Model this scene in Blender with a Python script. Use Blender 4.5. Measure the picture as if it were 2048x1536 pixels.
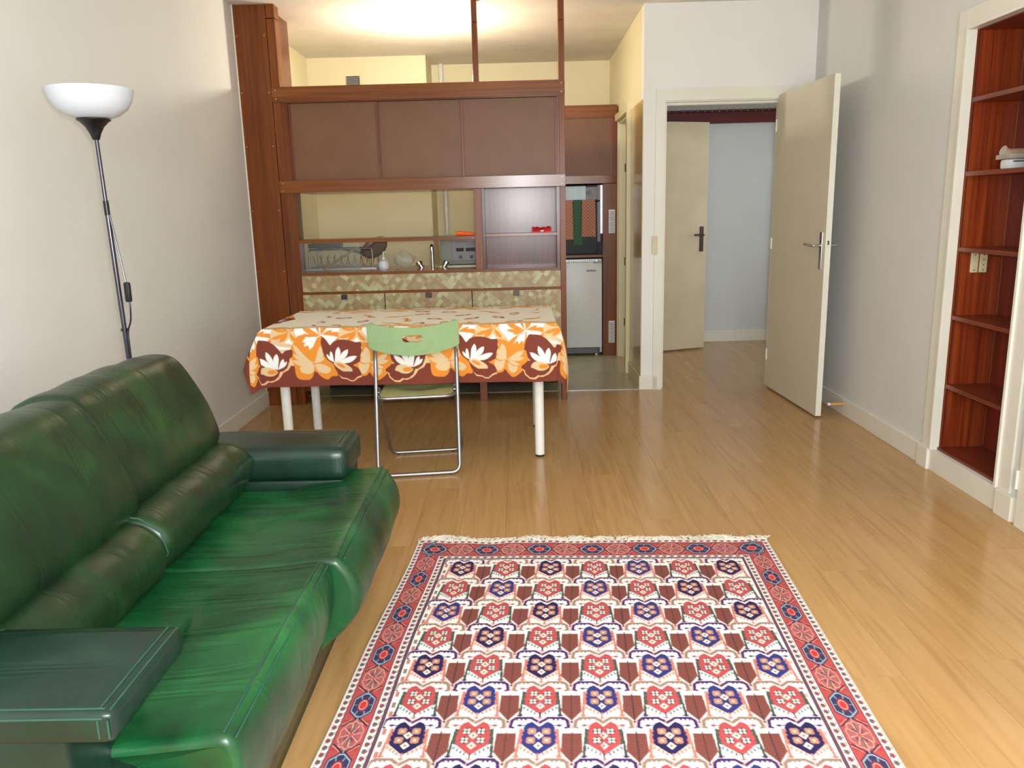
import bpy, bmesh, math, random
import numpy as np
from mathutils import Vector, Matrix
random.seed(7); rng = np.random.default_rng(7)
D = bpy.data; C = bpy.context.scene.collection; PI = math.pi
for o in list(D.objects): D.objects.remove(o)

# ------------------------------------------------------------------ camera, world, light, exposure
XL, XR, YD, YC, ZC, YK, XW = -1.82, 2.05, 5.80, 5.54, 2.66, 7.91, 0.88
YF = -1.05                                    # wall behind the camera, with the window
cd = D.cameras.new('camera'); cam = D.objects.new('camera', cd); C.objects.link(cam)
cd.sensor_fit = 'HORIZONTAL'; cd.sensor_width = 36; cd.lens = 1599.37 / 2048 * 36; cd.clip_start = 0.05
R_ = Vector((0.99968052, 0.00741376, -0.02416391)); U_ = Vector((0.02201979, 0.21390747, 0.97660571)); F_ = Vector((-0.01240916, 0.97682579, -0.21367588))
cam.matrix_world = Matrix(((R_.x, U_.x, -F_.x, 0), (R_.y, U_.y, -F_.y, 0), (R_.z, U_.z, -F_.z, 1.3315), (0, 0, 0, 1)))
sc = bpy.context.scene; sc.camera = cam
vs = sc.view_settings; vs.view_transform = 'Standard'; vs.look = 'None'; vs.gamma = 1.0; vs.use_curve_mapping = False
vs.exposure = 0.30
w = D.worlds.new('daylight'); sc.world = w; w.use_nodes = True
w.node_tree.nodes['Background'].inputs[0].default_value = (0.90, 0.95, 1.0, 1); w.node_tree.nodes['Background'].inputs[1].default_value = 1.2

def area(name, loc, rot, sx, sy, power, col):
    l = D.lights.new(name, 'AREA'); l.shape = 'RECTANGLE'; l.size = sx; l.size_y = sy; l.energy = power; l.color = col
    o = D.objects.new(name, l); C.objects.link(o); o.location = loc; o.rotation_euler = rot; return o
# daylight in the wide window opening behind the camera
area('window_daylight', (0.40, YF - 0.20, 1.55), (PI / 2, 0, 0), 1.75, 1.38, 95, (0.93, 0.98, 0.99))
# the camera's own built-in flash, just above and beside the lens
fl = D.lights.new('camera_flash', 'POINT'); fl.energy = 125; fl.color = (0.97, 0.98, 1.0); fl.shadow_soft_size = 0.03
fo = D.objects.new('camera_flash', fl); C.objects.link(fo); fo.location = (0.05, 0.03, 1.39)
# added fill light that brightens the hall from the right, out of sight
area('hall_fill_light', (3.25, 6.9, 1.5), (PI / 2, 0, PI / 2), 1.0, 1.2, 4.6, (1.0, 0.985, 0.96))

# ------------------------------------------------------------------ materials
def lin(c):
    f = lambda v: (v / 255) / 12.92 if v <= 10.31 else (((v / 255) + 0.055) / 1.055) ** 2.4
    return (f(c[0]), f(c[1]), f(c[2]), 1)
M = {}
def base(name, rough=0.5, spec=0.5, metal=0.0, coat=0.0, color=(200, 200, 200)):
    m = D.materials.new(name); m.use_nodes = True; n = m.node_tree.nodes; b = n['Principled BSDF']
    b.inputs['Base Color'].default_value = lin(color); b.inputs['Roughness'].default_value = rough
    b.inputs['Specular IOR Level'].default_value = spec; b.inputs['Metallic'].default_value = metal
    b.inputs['Coat Weight'].default_value = coat; b.inputs['Coat Roughness'].default_value = 0.15
    M[name] = m; return m, n, m.node_tree.links, b
def coords(n, l, scale, rot=(0, 0, 0), kind='Object'):
    tc = n.new('ShaderNodeTexCoord'); mp = n.new('ShaderNodeMapping'); l.new(tc.outputs[kind], mp.inputs[0])
    mp.inputs['Scale'].default_value = scale; mp.inputs['Rotation'].default_value = rot; return mp
def ramp(n, stops):
    r = n.new('ShaderNodeValToRGB'); e = r.color_ramp.elements
    while len(e) < len(stops): e.new(0.5)
    for i, (p, c) in enumerate(stops): e[i].position = p; e[i].color = lin(c)
    return r
def noise(n, l, mp, scale, detail=4, dist=0.0, rough=0.55):
    t = n.new('ShaderNodeTexNoise'); l.new(mp.outputs[0], t.inputs['Vector']); t.inputs['Scale'].default_value = scale
    t.inputs['Detail'].default_value = detail; t.inputs['Distortion'].default_value = dist; t.inputs['Roughness'].default_value = rough; return t
def bump(n, l, b, src, strength, dist=0.002):
    bp = n.new('ShaderNodeBump'); bp.inputs['Strength'].default_value = strength; bp.inputs['Distance'].default_value = dist
    l.new(src, bp.inputs['Height']); l.new(bp.outputs[0], b.inputs['Normal'])
def paint(name, c, rough=0.6, var=6, sc_=3.0, bs=0.12, spec=0.3, grain=260):
    m, n, l, b = base(name, rough, spec)
    mp = coords(n, l, (1, 1, 1)); t = noise(n, l, mp, sc_, 3)
    r = ramp(n, [(0.3, [v - var for v in c]), (0.7, [min(255, v + var) for v in c])]); l.new(t.outputs[0], r.inputs[0]); l.new(r.outputs[0], b.inputs['Base Color'])
    g = noise(n, l, mp, grain, 2); bump(n, l, b, g.outputs[0], bs, 0.001); return m
def wood(name, c1, c2, axis='z', rough=0.35, coat=0.0, fine=38, spec=0.5, c3=None):
    m, n, l, b = base(name, rough, spec, coat=coat)
    s = {'x': (1.2, fine, fine), 'y': (fine, 1.2, fine), 'z': (fine, fine, 1.2)}[axis]
    mp = coords(n, l, s); t = noise(n, l, mp, 1.0, 6, 0.6, 0.6)
    st = [(0.30, c1), (0.72, c2)] if c3 is None else [(0.25, c1), (0.5, c2), (0.75, c3)]
    r = ramp(n, st); l.new(t.outputs[0], r.inputs[0])
    s2 = {'x': (0.6, 5, 5), 'y': (5, 0.6, 5), 'z': (5, 5, 0.6)}[axis]
    mp2 = coords(n, l, s2); t2 = noise(n, l, mp2, 1.0, 2)
    mx = n.new('ShaderNodeMix'); mx.data_type = 'RGBA'; mx.blend_type = 'MULTIPLY'; mx.inputs[0].default_value = 0.55
    r2 = ramp(n, [(0.35, (190, 180, 175)), (0.65, (255, 255, 255))]); l.new(t2.outputs[0], r2.inputs[0])
    l.new(r.outputs[0], mx.inputs[6]); l.new(r2.outputs[0], mx.inputs[7]); l.new(mx.outputs[2], b.inputs['Base Color'])
    bump(n, l, b, t.outputs[0], 0.08, 0.001); return m
def plain(name, c, rough=0.45, spec=0.5, metal=0.0, coat=0.0, var=4, sc_=30):
    m, n, l, b = base(name, rough, spec, metal, coat)
    mp = coords(n, l, (1, 1, 1)); t = noise(n, l, mp, sc_, 3)
    r = ramp(n, [(0.35, [max(0, v - var) for v in c]), (0.65, [min(255, v + var) for v in c])]); l.new(t.outputs[0], r.inputs[0]); l.new(r.outputs[0], b.inputs['Base Color'])
    return m
def attr_mat(name, rough, spec, weave=0, ws=0.3, mixc=None):
    m, n, l, b = base(name, rough, spec)
    a = n.new('ShaderNodeVertexColor'); a.layer_name = 'pattern'; l.new(a.outputs[0], b.inputs['Base Color'])
    if weave:
        mp = coords(n, l, (1, 1, 1)); t = noise(n, l, mp, weave, 3); bump(n, l, b, t.outputs[0], ws, 0.002)
    return m

paint('wall_paint', (216, 217, 214), 0.7, var=2); paint('wall_white', (232, 231, 227), 0.65, var=2); paint('ceiling_paint', (226, 221, 208), 0.8)
paint('kitchen_paint', (230, 220, 184), 0.5, var=2); paint('kitchen_gloss', (196, 170, 108), 0.16, spec=0.5, bs=0.02)
paint('hall_paint', (206, 210, 210), 0.7, var=2); paint('trim_paint', (226, 224, 212), 0.35, var=3, bs=0.03, spec=0.5)
paint('trim_cream', (222, 212, 172), 0.35, var=3, bs=0.03, spec=0.5)
paint('door_paint', (210, 203, 184), 0.4, var=2, bs=0.04, spec=0.5); paint('hall_door_paint', (210, 198, 170), 0.45, var=6, bs=0.04)
wood('mahogany_z', (104, 52, 18), (140, 78, 30), 'z', 0.32, 0.0, spec=0.28); wood('mahogany_x', (110, 58, 20), (146, 86, 34), 'x', 0.20, 0.0, spec=0.34)
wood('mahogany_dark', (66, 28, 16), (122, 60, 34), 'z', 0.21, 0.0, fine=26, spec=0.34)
wood('mahogany_red', (96, 30, 16), (138, 52, 26), 'z', 0.4, 0.0)
wood('sapele_z', (84, 26, 12), (132, 52, 20), 'z', 0.34, 0.05, fine=55, c3=(156, 76, 28)); wood('sapele_x', (104, 42, 24), (136, 62, 34), 'y', 0.34, 0.1)
wood('pale_wood', (196, 140, 72), (222, 170, 100), 'x', 0.5)
paint('brown_laminate', (118, 82, 58), 0.42, var=3, sc_=6, bs=0.05, spec=0.28)
wood('hall_red_wood', (70, 12, 14), (110, 22, 22), 'x', 0.4)
plain('black_plastic', (18, 17, 20), 0.35); plain('black_gloss', (14, 13, 14), 0.28, 0.12); plain('lamp_metal', (28, 25, 48), 0.22, 0.7, coat=0.5)
plain('chrome', (205, 205, 208), 0.14, metal=1.0); plain('steel_tube', (160, 162, 168), 0.42, metal=1.0); plain('brushed_steel', (160, 162, 166), 0.35, metal=1.0)
plain('dark_bronze', (74, 62, 58), 0.35, metal=0.6); plain('brass', (178, 150, 88), 0.4, metal=0.8)
plain('white_enamel', (232, 232, 228), 0.25); plain('white_plastic', (230, 234, 238), 0.4); plain('cream_plastic', (206, 198, 158), 0.4)
plain('grey_plastic', (120, 116, 118), 0.4); plain('appliance_grey', (136, 140, 132), 0.35); plain('dark_grey', (66, 66, 70), 0.5)
plain('green_plastic', (152, 184, 136), 0.42, var=3); plain('seat_vinyl', (168, 176, 122), 0.4, var=6, sc_=14)
plain('orange_nylon', (252, 96, 22), 0.5, var=14); plain('red_nylon', (196, 22, 34), 0.38, var=14); plain('oven_red', (84, 16, 18), 0.3)
plain('linoleum', (172, 166, 134), 0.3, var=8, sc_=5); plain('fridge_white', (216, 218, 214), 0.35, var=2); plain('rubber', (30, 30, 30), 0.7)
plain('fringe_cotton', (226, 220, 208), 0.8, var=10, sc_=60); plain('cardboard_white', (214, 214, 222), 0.6)
plain('dark_interior', (40, 30, 26), 0.6); plain('grey_wall_tile', (150, 148, 140), 0.4); plain('brown_pan', (118, 104, 92), 0.35)
def mottled_leather(name, dark, mid, lite):
    m, n, l, b = base(name, 0.34, 0.5)
    mp = coords(n, l, (1, 1, 1)); t = noise(n, l, mp, 4.2, 5, 0.5, 0.55)
    r = ramp(n, [(0.30, dark), (0.52, mid), (0.72, lite)]); l.new(t.outputs[0], r.inputs[0]); l.new(r.outputs[0], b.inputs['Base Color'])
    mw = coords(n, l, (1.5, 11, 1.8)); tw_ = noise(n, l, mw, 1.0, 3, 0.9); tw = n.new('ShaderNodeMapRange'); tw.interpolation_type = 'SMOOTHSTEP'; l.new(tw_.outputs[0], tw.inputs[0]); tw.inputs[1].default_value = 0.46; tw.inputs[2].default_value = 0.72; tw.inputs[3].default_value = 1.0; tw.inputs[4].default_value = 0.0; g = noise(n, l, mp, 300, 2)
    mm = n.new('ShaderNodeMath'); mm.operation = 'MULTIPLY_ADD'; l.new(g.outputs[0], mm.inputs[0]); mm.inputs[1].default_value = 0.03; l.new(tw.outputs[0], mm.inputs[2])
    bump(n, l, b, mm.outputs[0], 0.22, 0.009); return m
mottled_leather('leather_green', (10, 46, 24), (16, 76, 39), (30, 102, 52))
mottled_leather('leather_green_shaded', (12, 32, 18), (18, 48, 22), (34, 70, 28))  # same green leather; the backs' weaker light is put into this darker tone
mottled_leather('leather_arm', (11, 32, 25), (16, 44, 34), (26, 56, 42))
plain('leather_seam', (30, 72, 56), 0.7)
def glass_mat(name, tint=(235, 240, 240), gloss=0.12):
    m = D.materials.new(name); m.use_nodes = True; n = m.node_tree.nodes; l = m.node_tree.links; n.clear()
    o = n.new('ShaderNodeOutputMaterial'); tr = n.new('ShaderNodeBsdfTransparent'); tr.inputs[0].default_value = lin(tint)
    gl = n.new('ShaderNodeBsdfGlossy'); gl.inputs['Roughness'].default_value = 0.08; fr = n.new('ShaderNodeFresnel'); fr.inputs[0].default_value = 1.5
    ad = n.new('ShaderNodeMath'); ad.operation = 'ADD'; ad.inputs[1].default_value = gloss; l.new(fr.outputs[0], ad.inputs[0])
    mx = n.new('ShaderNodeMixShader'); l.new(ad.outputs[0], mx.inputs[0]); l.new(tr.outputs[0], mx.inputs[1]); l.new(gl.outputs[0], mx.inputs[2]); l.new(mx.outputs[0], o.inputs[0]); M[name] = m
glass_mat('glass', gloss=0.03)
def film_mat():
    m, n, l, b = base('clear_film', 0.25, 0.6, color=(226, 224, 210)); b.inputs['Alpha'].default_value = 0.38
film_mat()
def shade_mat():
    m, n, l, b = base('opal_shade', 0.4, 0.5, color=(206, 212, 222)); b.inputs['Subsurface Weight'].default_value = 0.25; b.inputs['Subsurface Radius'].default_value = (0.05, 0.05, 0.05)
shade_mat()
def floor_mat():
    m, n, l, b = base('oak_laminate', 0.20, 0.35)
    mp = coords(n, l, (26, 1.6, 1)); oi = n.new('ShaderNodeObjectInfo'); ad = n.new('ShaderNodeVectorMath'); ad.operation = 'MULTIPLY_ADD'
    cx = n.new('ShaderNodeCombineXYZ'); [l.new(oi.outputs['Random'], cx.inputs[i]) for i in range(3)]
    l.new(cx.outputs[0], ad.inputs[0]); ad.inputs[1].default_value = (37, 23, 5); l.new(mp.outputs[0], ad.inputs[2])
    t = n.new('ShaderNodeTexNoise'); l.new(ad.outputs[0], t.inputs['Vector']); t.inputs['Scale'].default_value = 1.0; t.inputs['Detail'].default_value = 6; t.inputs['Distortion'].default_value = 1.1
    r = ramp(n, [(0.25, (166, 127, 80)), (0.46, (181, 142, 92)), (0.75, (190, 151, 100))]); l.new(t.outputs[0], r.inputs[0])
    hs = n.new('ShaderNodeHueSaturation'); l.new(r.outputs[0], hs.inputs['Color'])
    mr = n.new('ShaderNodeMapRange'); l.new(oi.outputs['Random'], mr.inputs[0]); mr.inputs[3].default_value = 0.96; mr.inputs[4].default_value = 1.04; l.new(mr.outputs[0], hs.inputs['Value'])
    l.new(hs.outputs[0], b.inputs['Base Color']); bump(n, l, b, t.outputs[0], 0.05, 0.001)
floor_mat(); plain('floor_gap', (96, 60, 30), 0.6)
def tile_pattern():
    m, n, l, b = base('diamond_laminate', 0.4, 0.45)
    mp = coords(n, l, (1, 0, 1)); rt = n.new('ShaderNodeVectorRotate'); rt.rotation_type = 'Y_AXIS'; rt.inputs['Angle'].default_value = PI / 4 + 0.12; l.new(mp.outputs[0], rt.inputs[0])
    sv = n.new('ShaderNodeVectorMath'); sv.operation = 'SCALE'; sv.inputs['Scale'].default_value = 34; l.new(rt.outputs[0], sv.inputs[0])
    dn = noise(n, l, mp, 40, 2); ds = n.new('ShaderNodeVectorMath'); ds.operation = 'MULTIPLY_ADD'; l.new(dn.outputs['Color'], ds.inputs[0]); ds.inputs[1].default_value = (0.35, 0, 0.35); l.new(sv.outputs[0], ds.inputs[2])
    fl = n.new('ShaderNodeVectorMath'); fl.operation = 'FLOOR'; l.new(ds.outputs[0], fl.inputs[0])
    wn = n.new('ShaderNodeTexWhiteNoise'); wn.noise_dimensions = '3D'; l.new(fl.outputs[0], wn.inputs['Vector'])
    r = ramp(n, [(0.0, (154, 128, 92)), (0.45, (162, 144, 104)), (0.70, (168, 158, 118)), (0.90, (184, 182, 142)), (1.0, (190, 190, 150))]); l.new(wn.outputs[0], r.inputs[0]); l.new(r.outputs[0], b.inputs['Base Color'])
tile_pattern()
def towel_mat(name, c, dot):
    m, n, l, b = base(name, 0.9, 0.1)
    mp = coords(n, l, (70, 1, 70)); ch = n.new('ShaderNodeTexChecker'); ch.inputs['Scale'].default_value = 1; l.new(mp.outputs[0], ch.inputs[0])
    ch.inputs[1].default_value = lin(c); ch.inputs[2].default_value = lin(dot); l.new(ch.outputs[0], b.inputs['Base Color'])
towel_mat('towel_orange', (182, 118, 100), (200, 154, 128)); towel_mat('towel_rust', (164, 104, 88), (186, 142, 116)); towel_mat('towel_green', (76, 112, 88), (66, 98, 76)); towel_mat('towel_teal', (34, 84, 76), (30, 70, 62))
def card_mat():
    m, n, l, b = base('printed_card', 0.6, 0.2)
    mp = coords(n, l, (36, 1, 36)); v = n.new('ShaderNodeTexVoronoi'); v.inputs['Scale'].default_value = 1.0; v.inputs['Randomness'].default_value = 0.45; l.new(mp.outputs[0], v.inputs['Vector'])
    r = ramp(n, [(0.0, (70, 82, 104)), (0.20, (96, 110, 130)), (0.30, (200, 226, 242)), (1.0, (214, 238, 250))]); l.new(v.outputs[0], r.inputs[0]); l.new(r.outputs[0], b.inputs['Base Color'])
card_mat()
attr_mat('rug_wool', 0.95, 0.1, 420, 0.6); attr_mat('cloth_print', 0.8, 0.2, 700, 0.15)

# ------------------------------------------------------------------ mesh helpers
def box(bm, x0, x1, y0, y1, z0, z1, bev=0.0, seg=2):
    r = bmesh.ops.create_cube(bm, size=1); v = r['verts']
    bmesh.ops.scale(bm, vec=(x1 - x0, y1 - y0, z1 - z0), verts=v); bmesh.ops.translate(bm, vec=((x0 + x1) / 2, (y0 + y1) / 2, (z0 + z1) / 2), verts=v)
    if bev > 0:
        e = {ed for q in v for ed in q.link_edges}
        bmesh.ops.bevel(bm, geom=list(e), offset=bev, segments=seg, affect='EDGES', profile=0.6)
    return bm
def NB(*boxes, bev=0.0):
    bm = bmesh.new()
    for b_ in boxes: box(bm, *b_, bev=bev)
    return bm
def fillet(pts, r, seg=6, closed=False):
    P = [Vector(p) for p in pts]; out = []; n = len(P)
    for i in range(n):
        if not closed and i in (0, n - 1): out.append(P[i]); continue
        a, b, c = P[i - 1], P[i], P[(i + 1) % n]; d1 = (a - b); d2 = (c - b); rr = min(r, d1.length * 0.49, d2.length * 0.49)
        p0 = b + d1.normalized() * rr; p2 = b + d2.normalized() * rr
        for k in range(seg + 1):
            t = k / seg; out.append(p0 * (1 - t) ** 2 + b * 2 * t * (1 - t) + p2 * t * t)
    return out
def tube(bm, pts, r, seg=10, closed=False, taper=None):
    P = [Vector(p) for p in pts]; n = len(P); rings = []; up = None
    for i in range(n):
        if closed: t = (P[(i + 1) % n] - P[i - 1])
        else: t = (P[min(i + 1, n - 1)] - P[max(i - 1, 0)])
        t.normalize()
        if up is None:
            up = Vector((0, 0, 1)) if abs(t.z) < 0.9 else Vector((1, 0, 0))
        up = (up - t * up.dot(t)).normalized(); s = t.cross(up); rr = r if taper is None else taper[i]
        rings.append([bm.verts.new(P[i] + (up * math.cos(a) + s * math.sin(a)) * rr) for a in [2 * PI * k / seg for k in range(seg)]])
    for i in range(n if closed else n - 1):
        A, B = rings[i], rings[(i + 1) % n]
        for k in range(seg): bm.faces.new((A[k], A[(k + 1) % seg], B[(k + 1) % seg], B[k]))
    if not closed: bm.faces.new(rings[0][::-1]); bm.faces.new(rings[-1])
    return bm
def lathe(bm, prof, cx, cy, seg=32, cap=True):
    rings = [[bm.verts.new((cx + r * math.cos(2 * PI * k / seg), cy + r * math.sin(2 * PI * k / seg), z)) for k in range(seg)] for r, z in prof]
    for A, B in zip(rings, rings[1:]):
        for k in range(seg): bm.faces.new((A[k], A[(k + 1) % seg], B[(k + 1) % seg], B[k]))
    if cap: bm.faces.new(rings[0][::-1]); bm.faces.new(rings[-1])
    return bm
def cyl(bm, p0, p1, r, seg=16): return tube(bm, [p0, p1], r, seg)
WL = {}
def obj(name, bm, mat, parent=None, smooth=False, label=None):
    if parent is not None:
        off = WL[parent.name]; bmesh.ops.translate(bm, vec=(-off[0], -off[1], -off[2]), verts=bm.verts)
    bmesh.ops.recalc_face_normals(bm, faces=bm.faces)
    me = D.meshes.new(name); bm.to_mesh(me); bm.free()
    if smooth: me.polygons.foreach_set('use_smooth', [True] * len(me.polygons)); me.set_sharp_from_angle(angle=math.radians(42))
    o = D.objects.new(name, me); C.objects.link(o); me.materials.append(M[mat])
    if parent is not None: o.parent = parent; WL[o.name] = WL[parent.name]
    else: WL[o.name] = (0, 0, 0)
    if label: o['label'] = label
    return o
def thing(name, loc, label, cat, group=None):
    o = D.objects.new(name, None); C.objects.link(o); o.location = loc; WL[o.name] = tuple(loc); o.empty_display_size = 0.1
    o['label'] = label; o['category'] = cat
    if group: o['group'] = group
    return o
def solo(name, bm, mat, label, cat, org, smooth=False, group=None):
    bmesh.ops.translate(bm, vec=(-org[0], -org[1], -org[2]), verts=bm.verts)
    o = obj(name, bm, mat, None, smooth); o.location = org; WL[o.name] = tuple(org); o['label'] = label; o['category'] = cat
    if group: o['group'] = group
    return o
def struct(name, bm, mat, parent=None, smooth=False):
    o = obj(name, bm, mat, parent, smooth)
    if parent is None: o['kind'] = 'structure'
    return o

# ------------------------------------------------------------------ room shell
floor = struct('floor', NB((XL - 0.1, 3.3, YF - 0.1, 8.0, -0.10, -0.002)), 'floor_gap')
pw, pl = 0.193, 1.286
def plank_mesh(x0, x1, y0, y1): return NB((x0 + 0.0004, x1 - 0.0004, y0 + 0.0004, y1 - 0.0004, -0.004, 0.0), bev=0.0)
full = None; nrow = int((2.6 - XL) / pw) + 1; cnt = 0
for i in range(nrow):
    x0 = XL + i * pw; ystart = YF - (i * 0.47 % 1.0) * pl
    for k in range(9):
        y0 = ystart + k * pl; y1 = y0 + pl; a, b_ = max(y0, YF), min(y1, 7.85)
        if b_ - a < 0.06: continue
        xe = x0 + pw
        if xe > 2.05 and b_ <= 5.9: xe = 2.05
        if xe - x0 < 0.01 or (x0 >= 2.04 and b_ <= 5.9): continue
        o = obj('plank', plank_mesh(x0, xe, a, b_), 'oak_laminate', floor); cnt += 1
struct('kitchen_floor', NB((XL, XW, 5.805, YK, 0.0005, 0.003)), 'linoleum')
struct('trim_1', NB((0.30, XW, 5.798, 5.808, 0.0005, 0.0045), bev=0.001), 'brushed_steel')
struct('ceiling', NB((XL - 0.1, 3.3, YF - 0.1, 8.0, ZC, ZC + 0.1)), 'ceiling_paint')
struct('wall_left', NB((XL - 0.1, XL, YF - 0.1, YC, 0, ZC)), 'wall_paint')
struct('wall_kitchen_left', NB((XL - 0.1, XL, YC, 8.0, 0, ZC)), 'kitchen_paint')
AY0, AY1, AZ0, AZ1, AX = 3.29, 3.862, 0.107, 2.078, 2.30
struct('wall_right', NB((XR, XR + 0.12, YF - 0.1, AY0, 0, ZC), (XR, XR + 0.12, AY1, 5.86, 0, ZC), (XR, XR + 0.12, AY0, AY1, AZ1, ZC), (XR, XR + 0.12, AY0, AY1, 0, AZ0)), 'wall_paint')
DX0, DX1, DZ = 1.02, 1.84, 2.04
struct('wall_doorway', NB((XW, DX0, YD, YD + 0.10, 0, ZC), (DX1, 3.3, YD, YD + 0.10, 0, ZC), (DX0, DX1, YD, YD + 0.10, DZ, ZC)), 'wall_white')
KD0, KD1 = 6.45, 7.18
struct('wall_kitchen_right', NB((XW, XW + 0.1, YD + 0.10, KD0, 0, ZC), (XW, XW + 0.1, KD1, 8.0, 0, ZC), (XW, XW + 0.1, KD0, KD1, 2.04, ZC)), 'kitchen_paint')
struct('trim_2', NB((XW - 0.004, XW, YD + 0.012, KD0 - 0.06, 0.10, 2.05)), 'kitchen_gloss')
struct('wall_back', NB((XL - 0.1, XW + 0.1, YK, YK + 0.1, 0, ZC)), 'kitchen_paint')
struct('wall_hall', NB((XW + 0.1, 3.3, 7.86, 7.96, 0, ZC)), 'hall_paint')
struct('wall_hall_right', NB((3.3, 3.4, YD, 6.3, 0, ZC), (3.3, 3.4, 7.5, 8.0, 0, ZC), (3.3, 3.4, 6.3, 7.5, 0, 0.8), (3.3, 3.4, 6.3, 7.5, 2.2, ZC)), 'hall_paint')
struct('wall_front', NB((XL - 0.1, -0.5, YF - 0.1, YF, 0, ZC), (1.3, XR + 0.12, YF - 0.1, YF, 0, ZC), (-0.5, 1.3, YF - 0.1, YF, 0, 0.85), (-0.5, 1.3, YF - 0.1, YF, 2.25, ZC)), 'wall_paint')
wn_ = struct('window_1', NB((-0.5, 1.3, YF - 0.08, YF - 0.03, 0.85, 0.90), (-0.5, 1.3, YF - 0.08, YF - 0.03, 2.20, 2.25), (-0.5, -0.45, YF - 0.08, YF - 0.03, 0.90, 2.20), (1.25, 1.3, YF - 0.08, YF - 0.03, 0.90, 2.20)), 'trim_paint')
obj('window_mullion', NB((0.375, 0.425, YF - 0.08, YF - 0.03, 0.90, 2.20), bev=0.004), 'trim_paint', wn_)
struct('wall_chimney', NB((XL, -0.78, 7.42, YK, 0, ZC)), 'kitchen_paint')
struct('trim_3', NB((XL, XL + 0.007, YC - 0.005, YC - 0.0005, 0.106, ZC)), 'trim_paint')
# skirtings
struct('baseboard_left', NB((XL, XL + 0.015, YF, YC - 0.001, 0, 0.105), bev=0.003), 'trim_paint')
struct('baseboard_right', NB((XR - 0.015, XR, 3.965, YD, 0, 0.108), bev=0.004), 'trim_paint')
struct('baseboard_right_near', NB((XR - 0.015, XR, YF, 3.165, 0, 0.108), bev=0.004), 'trim_paint')
struct('baseboard_doorway', NB((XW - 0.012, 1.0, YD - 0.014, YD, 0, 0.104), bev=0.003), 'trim_paint')
struct('baseboard_kitchen', NB((XW - 0.014, XW, YD + 0.001, KD0 - 0.06, 0.0, 0.10), bev=0.003), 'trim_cream')
struct('baseboard_hall', NB((XW + 0.1, 3.29, 7.846, 7.86, 0, 0.11), bev=0.003), 'trim_paint')
struct('baseboard_door_right', NB((1.92, XR - 0.016, YD - 0.014, YD, 0, 0.104), bev=0.003), 'trim_paint')

# main doorway: casing (structure) and open leaf
dr = struct('door_1', NB((0.965, DX0 + 0.008, YD - 0.014, YD - 0.0005, 0.0, 2.112), (DX1 - 0.008, 1.915, YD - 0.014, YD - 0.0005, 0.0, 2.112), (DX0 + 0.008, DX1 - 0.008, YD - 0.014, YD - 0.0005, DZ - 0.008, 2.112),
    (DX0 - 0.001, DX0 + 0.016, YD + 0.001, YD + 0.099, 0, DZ), (DX1 - 0.016, DX1 + 0.001, YD + 0.001, YD + 0.099, 0, DZ), (DX0 + 0.016, DX1 - 0.016, YD + 0.001, YD + 0.099, DZ - 0.016, DZ)), 'trim_paint')
obj('door_stop_bead', NB((DX0 + 0.016, DX0 + 0.030, YD + 0.045, YD + 0.098, 0, DZ - 0.016), (DX0 + 0.030, DX1 - 0.016, YD + 0.045, YD + 0.098, DZ - 0.032, DZ - 0.016)), 'trim_paint', dr)
def slab(p0, p1, th, z0, z1, bev=0.0015):
    d = Vector((p1[0] - p0[0], p1[1] - p0[1], 0)); L = d.length; d.normalize(); bm = bmesh.new(); box(bm, 0, L, 0, th, z0, z1, bev=bev)
    bm.transform(Matrix(((d.x, -d.y, 0, p0[0]), (d.y, d.x, 0, p0[1]), (0, 0, 1, 0), (0, 0, 0, 1)))); return bm
lf = thing('door_leaf', (1.82, 5.74, 0), 'beige painted flush door standing open against the right wall, chrome lever handle', 'door')
P0, P1 = (1.8015, 5.785), (1.8395, 4.886)
obj('leaf_panel', slab(P0, P1, 0.036, 0.012, 2.05), 'door_paint', lf)
# slab faces: local +Y of the slab is towards +X here, the visible face is its local -Y side
ld = Vector((P1[0] - P0[0], P1[1] - P0[1], 0)).normalized(); nn = Vector((-ld.y, ld.x, 0))     # nn towards +X
def at(u, n_, z): q = Vector((P0[0], P0[1], 0)) + ld * u + nn * n_; return (q.x, q.y, z)
Lw = 0.9
def leaf_box(u0, u1, n0, n1, z0, z1, bev=0.0):
    bm = NB((u0, u1, n0, n1, z0, z1), bev=bev); bm.transform(Matrix(((ld.x, nn.x, 0, P0[0]), (ld.y, nn.y, 0, P0[1]), (0, 0, 1, 0), (0, 0, 0, 1)))); return bm
obj('edge_band', leaf_box(0.8995, 0.9012, 0.001, 0.035, 0.014, 2.048), 'trim_paint', lf, label='white painted edge of the door')
for sgn, nm in ((-1, 'handle_plate'), (1, 'handle_plate')):
    n0, n1 = (-0.008, 0.0) if sgn < 0 else (0.036, 0.044)
    hp = obj(nm, leaf_box(0.832, 0.868, n0, n1, 0.925, 1.150, 0.002), 'chrome', lf, label='long chrome handle plate')
    na = -0.0 if sgn < 0 else 0.036
    bm = bmesh.new(); tube(bm, fillet([at(0.85, na, 1.07), at(0.85, na + sgn * 0.055, 1.07), at(0.73, na + sgn * 0.058, 1.073)], 0.012), 0.008, 10); obj('lever', bm, 'chrome', hp, True)
obj('latch', leaf_box(0.901, 0.9022, 0.013, 0.023, 1.075, 1.10), 'dark_grey', lf)
for z in (0.25, 1.05, 1.85):
    bm = bmesh.new(); cyl(bm, (1.796, 5.789, z - 0.04), (1.796, 5.789, z + 0.04), 0.006); obj('hinge', bm, 'trim_paint', lf)
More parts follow.
